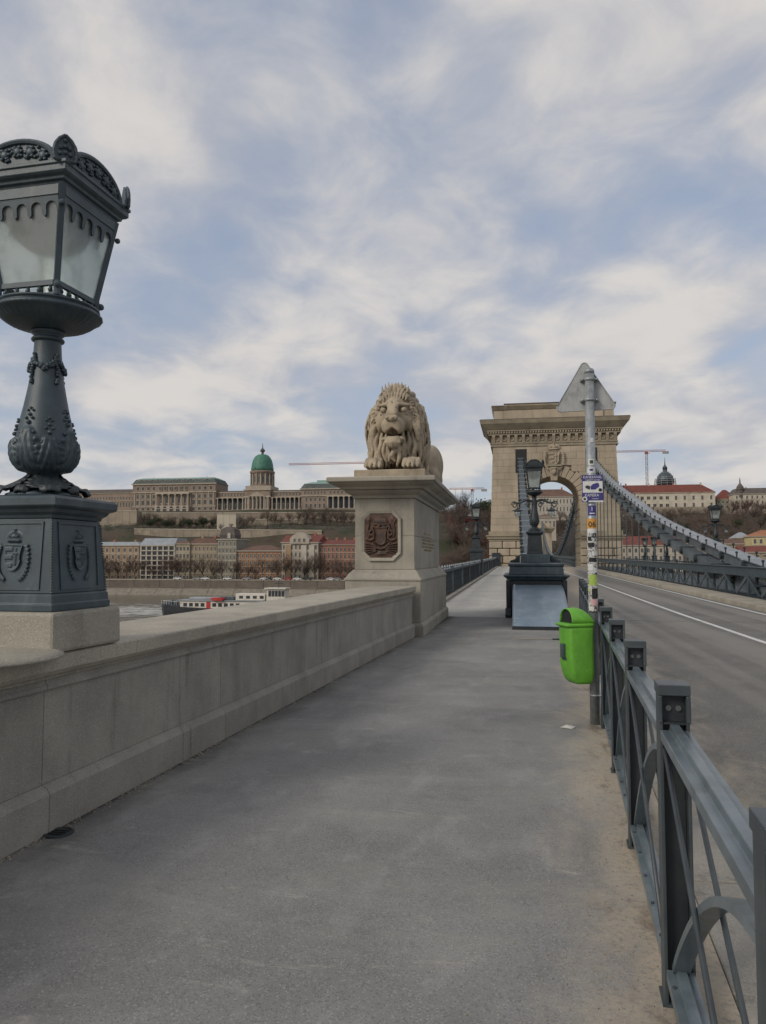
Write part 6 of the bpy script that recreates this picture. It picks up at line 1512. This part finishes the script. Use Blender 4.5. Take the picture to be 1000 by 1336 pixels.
# ------------------------------------------------------------------ bare winter trees and shrubs
def bare_tree(seed, h=10., ntw=2200, tw=.05, lean=.0, low=.2):
    """trunk, three orders of limbs, then fine upswept twigs"""
    r = random.Random(seed); tr = MB(); src = []
    def grow(p, d, L, rad, lvl):
        n = 3; pts = [p]
        for i in range(n):
            d = (d+Vector((r.gauss(0, .10), r.gauss(0, .10), r.gauss(.05, .05)))).normalized(); pts.append(pts[-1]+d*L/n)
        tr.tube(pts, [rad*(1-.14*i) for i in range(n+1)], 5 if lvl < 2 else 3, cap=False)
        if lvl > 0:
            for i in range(1, 4): src.append((pts[i], d, lvl))
        if lvl < 3:
            for i in range((5, 4, 3)[lvl]):
                a = r.uniform(0, 2*PI); e = r.uniform(.45, 1.0) if lvl < 1 else r.uniform(.5, 1.1); u = Vector((math.cos(a), math.sin(a), 0)); q = r.choice((1, 2, 3)) if lvl else r.choice((2, 3, 3))
                grow(pts[q], (d*(1-e*.35)+u*e*.75+Vector((0, 0, .22))).normalized(), L*r.uniform(.62, .92) if lvl else h*r.uniform(.26, .40), rad*.55, lvl+1)
    grow(Vector((0, 0, 0)), Vector((lean, 0, 1)), h*(low+.12), h*.02, 0)
    V = []; F = []
    for k in range(ntw):
        p, d, l = r.choice(src); p = p+Vector((r.gauss(0, .03), r.gauss(0, .03), r.gauss(0, .03)))*h
        dd = (d*.8+Vector((r.gauss(0, .5), r.gauss(0, .5), r.gauss(.35, .4)))).normalized(); L = r.uniform(.06, .15)*h; w = tw*h*.1*r.uniform(.4, 1.1)
        s = dd.cross(Vector((r.gauss(0, 1), r.gauss(0, 1), r.gauss(0, 1)))).normalized()*w; o = len(V)
        V += [p-s, p+s, p+dd*L]; F.append((o, o+1, o+2))
    V = np.array([tuple(v) for v in V]); sc = h/np.percentile(V[:, 2], 98); V *= sc; tr.v = [(x*sc, y*sc, z*sc) for x, y, z in tr.v]
    return tr, V, np.array(F)
def leafy(seed, h, w, n, size):
    r = np.random.default_rng(seed); c = r.normal(0, 1, (40, 3)); c = c/np.linalg.norm(c, axis=1)[:, None]*r.uniform(.3, 1, (40, 1)); c *= [w*.42, w*.42, h*.36]; c[:, 2] += h*.55
    P = c[r.integers(0, 40, n)]+r.normal(0, 1, (n, 3))*[w*.12, w*.12, h*.09]; a = r.normal(0, 1, (n, 3)); a /= np.linalg.norm(a, axis=1)[:, None]; b_ = np.cross(a, r.normal(0, 1, (n, 3))); b_ /= np.linalg.norm(b_, axis=1)[:, None]
    s = size*r.uniform(.6, 1.4, (n, 1)); V = np.stack([P-a*s, P+b_*s*.6, P+a*s, P-b_*s*.6], 1).reshape(-1, 3); V[:, 2] = np.maximum(V[:, 2], .05); return V, np.arange(4*n).reshape(n, 4)
PROTO = []
for k in range(6):
    tr, V, F = bare_tree(20+k, 10., 1000, .034, .04*(k-2), (.16, .22, .1)[k % 3]); PROTO.append((tr.mesh('trunk', 'bark'), npmesh('crown', V, F, 'twig' if k % 3 else 'twig_red', False), V, F))
LEAF = {}
for nm, mt, sd_ in (('evergreen', 'leaf_green', 1), ('red', 'leaf_red', 2), ('rust', 'leaf_rust', 3)):
    V, F = leafy(sd_, 6., 6., 1400, .24); tr = MB(); tr.tube([(0, 0, -.2), (.1, 0, 1.6), (0, .1, 3.)], [.22, .16, .08], 6); tr.tube([(.08, 0, 1.4), (.9, .3, 3.4)], [.09, .04], 5); tr.tube([(.05, 0, 1.6), (-.9, -.2, 3.6)], [.09, .04], 5); LEAF[nm] = (tr.mesh('trunk', 'bark'), npmesh('crown', V, F, mt, False), V, F)
def put(kind, px, py, Y, hpx, label, name='bare_tree', group=None, z=None):
    p = at(px, py, Y); gz = terr(p.x, Y) if z is None else z
    tp, cp = (PROTO[kind][:2] if isinstance(kind, int) else LEAF[kind][:2]); ref = 10. if isinstance(kind, int) else 6.
    H_ = hpx*Y*1.05/1000; s = H_/ref
    o = thing(name, label, 'tree' if isinstance(kind, int) else 'shrub', (p.x, Y, gz), random.uniform(0, 6.28), group); o.scale = (s*random.uniform(1.0, 1.25), s*random.uniform(1.0, 1.25), s)
    link('trunk', tp, o); link('crown', cp, o); return o
# row along the quay road
bl = [('the orange-tan house', 138, 181, 4), ('the glass office block', 182, 228, 4), ('the cream house', 229, 247, 2), ('the ochre house', 248, 283, 3), ('the grey-green house', 284, 308, 2), ('the long orange-brown house', 309, 367, 6), ('the red-roofed gabled house', 368, 415, 4), ('the red-brick house', 416, 462, 4)]
rt = random.Random(21)
for (nm, a, b_, n) in bl:
    for k in range(n):
        px = a+(b_-a)*(k+.5)/n+rt.uniform(-1.5, 1.5)
        put(rt.randrange(6), px, 757, rt.uniform(381, 390), rt.uniform(20, 34) if 'grey-green' not in nm else 26, 'bare street tree before %s, %s from its left end' % (nm, ORD[k]), 'street_tree', 'bare trees along the far quay', ZQ)
for k in range(6):
    put(rt.randrange(6), 104+k*6, 757, 385, 30, 'bare street tree hidden partly by the lamp base, %s from the left' % ORD[k], 'street_tree', 'bare trees along the far quay', ZQ)
# trees and shrubs on the castle slope
def rowtrees(desc, spec, kind, Y0, Y1, x0, x1, n, h0, h1, name, group):
    for k in range(n):
        px = x0+(x1-x0)*(k+.5)/n+rt.uniform(-2, 2); kd = rt.randrange(6) if kind == 'bare' else kind
        put(kd, px, 680, rt.uniform(Y0, Y1), rt.uniform(h0, h1), '%s %s, %s from the left' % (desc, spec, ORD[k]), name, group)
G2 = 'trees on the castle hill'
rowtrees('bare tree', 'on the terrace under the left pavilion', 'bare', 522, 540, 182, 284, 12, 12, 19, 'bare_tree', G2)
rowtrees('dark evergreen shrub', 'below the left pavilion', 'evergreen', 515, 538, 190, 282, 9, 7, 14, 'evergreen_shrub', G2)
rowtrees('bare tree', 'on the slope under the dome', 'bare', 515, 540, 296, 392, 10, 12, 20, 'bare_tree', G2)
rowtrees('bare tree', 'below the right pavilion beside the pedestal', 'bare', 520, 540, 396, 460, 10, 18, 26, 'bare_tree', G2)
rowtrees('bare tree', 'just above the long retaining wall', 'bare', 478, 495, 200, 420, 14, 8, 13, 'bare_tree', G2)
rowtrees('dark evergreen shrub', 'behind the house roofs under the long wall', 'evergreen', 440, 465, 285, 372, 8, 9, 15, 'evergreen_shrub', G2)
rowtrees('bare tree', 'behind the roofs below the long wall', 'bare', 438, 460, 150, 300, 12, 10, 16, 'bare_tree', G2)
# hillside between pedestal and tower
rowtrees('bare tree', 'low on the hillside between pedestal and tower', 'bare', 400, 440, 583, 646, 16, 26, 40, 'bare_tree', 'trees between pedestal and tower')
rowtrees('bare tree', 'high on the hillside between pedestal and tower', 'bare', 450, 560, 583, 646, 18, 26, 44, 'bare_tree', 'trees between pedestal and tower')
rowtrees('red-leaved shrub', 'high on the hillside behind the pedestal cornice', 'red', 500, 520, 590, 612, 3, 14, 20, 'red_shrub', 'shrubs between pedestal and tower')
rowtrees('red-leaved shrub', 'low above the balustrade beside the pedestal', 'red', 400, 410, 586, 614, 4, 14, 18, 'red_shrub', 'shrubs between pedestal and tower')
rowtrees('rust-coloured bush', 'on the hillside beside the pedestal cornice', 'rust', 470, 500, 594, 640, 4, 16, 22, 'rust_bush', 'shrubs between pedestal and tower')
rowtrees('dark evergreen tree', 'on the crest left of the tower', 'evergreen', 560, 575, 628, 648, 3, 22, 30, 'evergreen_tree', 'trees between pedestal and tower')
rowtrees('bare tree', 'in the dark wood seen through the arch', 'bare', 440, 520, 722, 760, 9, 30, 44, 'bare_tree', 'trees behind the arch')
rowtrees('bare tree', 'below the white mansion inside the arch', 'bare', 530, 585, 690, 752, 10, 12, 19, 'bare_tree', 'trees behind the arch')
rowtrees('bare tree', 'behind the hanger rods right of the tower', 'bare', 500, 600, 804, 842, 12, 20, 32, 'bare_tree', 'trees behind the arch')
rowtrees('bare tree', 'before the palace at the right edge', 'bare', 618, 632, 958, 1004, 6, 12, 18, 'bare_tree', 'trees by the palace')
# hillside wood on the right: one mass of bare crowns
Vs, Fs, off = [], [], 0; rw_ = np.random.default_rng(4)
for k in range(170):
    y = rw_.uniform(470, 592); px = rw_.uniform(835, 1030) if y > 520 else rw_.uniform(880, 1040); p = at(px, 690, y); _, _, V, F = PROTO[k % 6]; s = rw_.uniform(.8, 1.3)*1.0; a = rw_.uniform(0, 6.28)
    ca, sa = math.cos(a), math.sin(a); V2 = np.stack([(V[:, 0]*ca-V[:, 1]*sa)*s*1.3, (V[:, 0]*sa+V[:, 1]*ca)*s*1.3, V[:, 2]*s], 1)+[p.x, y, terr(p.x, y)-1]; n3 = (len(F)*2//3)
    Vs.append(V2[:n3*3]); Fs.append(F[:n3]+off); off += n3*3
for k in range(110):
    y = rw_.uniform(405, 560); px = rw_.uniform(578, 652) if k < 75 else rw_.uniform(770, 850); p = at(px, 690, y); _, _, V, F = PROTO[k % 6]; s = rw_.uniform(.8, 1.2); a = rw_.uniform(0, 6.28)
    ca, sa = math.cos(a), math.sin(a); V2 = np.stack([(V[:, 0]*ca-V[:, 1]*sa)*s*1.3, (V[:, 0]*sa+V[:, 1]*ca)*s*1.3, V[:, 2]*s], 1)+[p.x, y, terr(p.x, y)-1]; n3 = (len(F)*2//3)
    Vs.append(V2[:n3*3]); Fs.append(F[:n3]+off); off += n3*3
tag(link('hillside_wood', npmesh('hillside_wood', np.concatenate(Vs), np.concatenate(Fs), 'twig', False)), 'dark bare wood covering the hillside below the barracks', 'wood', None, 'stuff')
# low scrub over the slopes: brown winter brush and dark evergreen brush
for (nm, src, mt, lab, cnt) in (('scrub_undergrowth', 'rust', 'twig', 'brown winter scrub over the castle hillside', 560), ('evergreen_undergrowth', 'evergreen', 'leaf_green', 'dark green evergreen scrub dotted over the hillsides', 420)):
    Vs, Fs, off = [], [], 0
    for k in range(cnt):
        lf = k < cnt*.6; px = rw_.uniform(130, 470) if lf else rw_.uniform(584, 1010); y = rw_.uniform(432, 540) if lf else rw_.uniform(430, 630); p = at(px, 690, y); V, F = LEAF[src][2:]; n3 = 90; j = int(rw_.integers(0, 1200)); s = rw_.uniform(.35, .8)
        Vs.append(V[j*4:(j+n3)*4]*[s*1.6, s*1.6, s*.8]+[p.x, y, terr(p.x, y)-.8]); Fs.append(np.arange(4*n3).reshape(n3, 4)+off); off += 4*n3
    tag(link(nm, npmesh(nm, np.concatenate(Vs), np.concatenate(Fs), mt, False)), lab, 'undergrowth', None, 'stuff')
rowtrees('bare tree', 'on the wooded slope under the barracks', 'bare', 540, 605, 850, 1002, 20, 14, 24, 'bare_tree', 'trees on the right-hand slope')
rowtrees('dark evergreen tree', 'on the wooded slope under the barracks', 'evergreen', 520, 600, 860, 1000, 9, 9, 15, 'evergreen_tree', 'trees on the right-hand slope')

# ------------------------------------------------------------------ cranes
def crane(label, px, ymast0, yj, Y, jl, jr, cw=True):
    A = at(px, ymast0, Y); zj = at(px, yj, Y).z; r = thing('tower_crane', label, 'crane', tuple(A)); H_ = zj-A.z; mb = MB(); w = .9
    for (i, j) in ((-1, -1), (1, -1), (1, 1), (-1, 1)): mb.beam((i*w, j*w, 0), (i*w, j*w, H_), .22, .22)
    n = int(H_/2.2)
    for k in range(n):
        z = H_*k/n; z2 = H_*(k+1)/n; s = 1 if k % 2 else -1
        for j in (-1, 1): mb.beam((-w*s, j*w, z), (w*s, j*w, z2), .16, .16); mb.beam((j*w, -w*s, z), (j*w, w*s, z2), .16, .16); mb.beam((-w, j*w, z), (w, j*w, z), .14, .14)
    mb.build('mast', 'crane_grey', r)
    xl, xr = at(jl, yj, Y).x-A.x, at(jr, yj, Y).x-A.x; mb = MB()
    mb.beam((xl, -.6, H_+.6), (xr, -.6, H_+.6), .25, .25); mb.beam((xl, .6, H_+.6), (xr, .6, H_+.6), .25, .25); mb.beam((xl, 0, H_+1.9), (xr, 0, H_+1.9), .28, .28); n = int((xr-xl)/1.7)
    for k in range(n):
        x = xl+(xr-xl)*k/n; x2 = xl+(xr-xl)*(k+1)/n; mb.beam((x, -.6, H_+.6), ((x+x2)/2, 0, H_+1.9), .14, .14); mb.beam(((x+x2)/2, 0, H_+1.9), (x2, .6, H_+.6), .14, .14)
    mb.build('jib', 'crane_red', r)
    mb = MB(); mb.b2((-1.4, -1.3, H_-1.4), (1.4, 1.3, H_+.3)); mb.build('slew_ring', 'crane_red', r); mb = MB(); mb.b2((1.2, -2.4, H_-1.5), (2.8, -1.31, H_+.4)); mb.build('cab', 'white_paint', r)
    xc = xr if abs(xr) < abs(xl) else xl; mb = MB(); mb.b2((xc-2.6, -.9, H_-1.6), (xc+2.6, .9, H_+.58)); mb.build('counterweight', 'crane_grey', r)
    return r
crane('thin tower crane whose jib shows left of the lion', 497, 664, 605, 640, 377, 520)
crane('grey tower crane above the hillside left of the gate tower', 617, 672, 639, 720, 586, 632)
crane('red and grey tower crane above the barracks roof', 845, 640, 590, 720, 800, 869)

# ------------------------------------------------------------------ river ship, wake, quay traffic
BYY = 228.; A, B = at(211, 803, BYY), at(380, 803, BYY)
sh = thing('river_ship', 'black-hulled river ship with cream cabins and red lifeboat', 'ship', ((A.x+B.x)/2, BYY, WATER)); sh.scale = (1, 1.1, 1.22); L2 = (B.x-A.x)/2
ppm = BYY*1.07/1000
out_ = [(-L2, 0), (-L2+1.5, -1.6), (-L2+5, -2.9), (-L2+9, -3.4), (L2-4, -3.4), (L2, -2.2), (L2, 2.2), (L2-4, 3.4), (-L2+9, 3.4), (-L2+5, 2.9), (-L2+1.5, 1.6)]
mb = MB(); mb.rings([[(x*.985+.3, y*.88, -1.) for x, y in out_], [(x, y, 1.2+.9*max(0, (-x-L2*.45)/(L2*.55))) for x, y in out_], [(x-.25*(x < -L2+4), y*1.02, 2.0+1.7*max(0, (-x-L2*.45)/(L2*.55))) for x, y in out_]]); mb.build('hull', 'hull_black', sh)
mb = MB(); mb.b2((-L2+7.5, -2.7, 1.9), (L2-8, 2.7, 4.3)); cb_ = mb.build('cabin', 'boat_white', sh, bevel=.12)
for k in range(10):
    x = -L2+9.2+k*1.9
    if k == 4: mb = MB(); mb.b2((x-.65, -2.8, 1.95), (x+.65, -2.701, 4.1)); mb.build('red_door', 'boat_red', cb_); continue
    mb = MB(); mb.b2((x-.6, -2.76, 2.9), (x+.6, -2.701, 3.8)); mb.build('window', 'pane', cb_)
mb = MB(); mb.b2((-L2+6.5, -3.0, 4.31), (L2-8, 3.0, 4.5)); mb.build('upper_deck', 'grey_roof', sh)
mb = MB(); mb.b2((-L2+10, -1.7, 4.51), (-L2+19, 1.7, 5.2)); mb.build('deckhouse', 'grey_roof', sh, bevel=.15)
lb_ = MB(); lb_.rings([[(-2.4+.6*abs(u), 0, 4.9) if 0 else (u*2.6, -2.9+s*.8*(1-u*u)**.5, 4.75+z) for (u, s, z) in ((-1, 0, .35), (-.6, -1, zz_), (0, -1, zz_), (.6, -1, zz_), (1, 0, .35), (.6, 1, zz_), (0, 1, zz_), (-.6, 1, zz_))] for zz_ in (-.3, .45)]); lb_.build('lifeboat', 'boat_red', sh, loc=(-1.2, 0, 0))
mb = MB(); mb.b2((L2-17, -2.3, 4.51), (L2-7.5, 2.3, 6.2)); mb.build('aft_cabin', 'boat_white', sh, bevel=.12)
for k in range(4): mb = MB(); mb.b2((L2-15.8+k*2.2, -2.36, 5.0), (L2-14.6+k*2.2, -2.301, 5.7)); mb.build('window', 'pane', sh)
mb = MB(); mb.rect([(L2-7.4, L2-1.2, -2.0, 2.0, 3.6), (L2-7.0, L2-1.6, -1.9, 1.9, 7.4)]); wh_ = mb.build('wheelhouse', 'boat_white', sh)
for k in range(5): mb = MB(); x = L2-6.6+k*1.05; mb.b2((x, -2.06, 5.6), (x+.8, -1.955, 7.0)); mb.build('window', 'pane', wh_)
mb = MB(); mb.b2((L2-7.8, -2.4, 7.41), (L2-1, 2.4, 7.7)); mb.build('wheelhouse_roof', 'boat_white', wh_)
mb = MB(); mb.tube([(L2-4, 0, 7.7), (L2-4, 0, 9.4)], .09, 6); mb.b2((L2-5.4, -.15, 8.7), (L2-2.6, .15, 8.9)); mb.build('mast', 'iron_dark', wh_)
for (x, w_) in ((-L2+3, 1.6), (-L2+5.2, .9), (-L2+20.5, 1.2), (-L2+22.6, 1.6), (0, 1.0), (L2-18.5, 1.2)):
    mb = MB(); mb.b2((x-w_/2, -1.4, 4.5 if x > -L2+7 else 3.2), (x+w_/2, .8, 5.4 if x > -L2+7 else 4.4)); mb.build('deck_gear', 'iron_light', sh, bevel=.1)
mb = MB()
for k in range(26):
    x = -L2+.8+k*.42; mb.beam((x, -2.5-.0*k, 3.2), (x, -2.5, 4.4), .05, .05) if k % 2 else None
mb.beam((-L2+1.2, -1.6, 4.3), (-L2+8, -3.2, 4.0), .07, .07); mb.build('bow_rail', 'white_paint', sh)
mb = MB(); rf_ = random.Random(8)
for k in range(420):
    px = rf_.uniform(130, 214); py = 797+rf_.gauss(0, 3.2); r_ = _fw+_rt*((px-500)/1000)-_up*((py-668)/1000); p = Vector((0, 0, CAM_H))+r_*((WATER-CAM_H)/r_.z); l = rf_.uniform(1., 5.); w_ = rf_.uniform(.3, 1.1)
    mb.add([(p.x-l, p.y, WATER+.03+k*.0004), (p.x, p.y-w_, WATER+.03+k*.0004), (p.x+l, p.y, WATER+.03+k*.0004), (p.x+.2*l, p.y+w_, WATER+.03+k*.0004)], [(0, 1, 2, 3)])
tag(mb.build('wake_foam', 'foam'), 'white foam of the ship wake on the river', 'foam', None, 'stuff')
CARM = {}
def car(px, col, lab):
    if col not in CARM:
        mb = MB(); mb.rings([[(x, y, z) for x, y in ((-2.1, -.85), (2.1, -.85), (2.1, .85), (-2.1, .85))] for z in (.35, .9)]); mb.rings([[(-1.5, -.8, .901), (1.2, -.8, .901), (1.2, .8, .901), (-1.5, .8, .901)], [(-1.1, -.7, 1.45), (.6, -.7, 1.45), (.6, .7, 1.45), (-1.1, .7, 1.45)]]); b0 = mb.mesh('body', col)
        g_ = MB(); g_.b2((-1.2, -.81, .98), (.8, -.72, 1.32)); g0 = g_.mesh('side_window', 'pane'); wl = MB(); wl.rings([[(.33*math.cos(k*PI/5), y, .33*math.sin(k*PI/5)) for k in range(10)] for y in (-.1, .1)]); CARM[col] = (b0, g0, wl.mesh('wheel', 'black'))
    o = thing('parked_car', lab, 'car', (at(px, 757, 375.5).x, 375.5, ZQ+.03), 0, 'cars parked along the far quay'); b0, g0, w0 = CARM[col]; link('body', b0, o); link('side_window', g0, o)
    for x in (-1.3, 1.3):
        for y in (-.8, .8): link('wheel', w0, o, (x, y, .33))
for (px, col, lab) in ((232, 'car_white', 'white car parked below the cream house'), (258, 'car_grey', 'grey car parked below the ochre house'), (268, 'car_white', 'white car parked below the right end of the ochre house'), (297, 'car_white', 'white car parked below the grey-green house'), (322, 'car_grey', 'grey car parked below the left end of the orange-brown house'), (345, 'car_white', 'white car parked below the middle of the orange-brown house'), (351, 'car_dark', 'dark car parked right behind a white car'), (362, 'car_white', 'white car parked below the right end of the orange-brown house'), (376, 'car_red', 'red car parked below the gabled house'), (388, 'car_white', 'white car parked below the gabled house'), (402, 'car_dark', 'dark car parked below the gabled house'), (432, 'car_white', 'white car parked below the red-brick house'), (440, 'car_grey', 'grey car parked below the red-brick house')):
    car(px, col, lab)
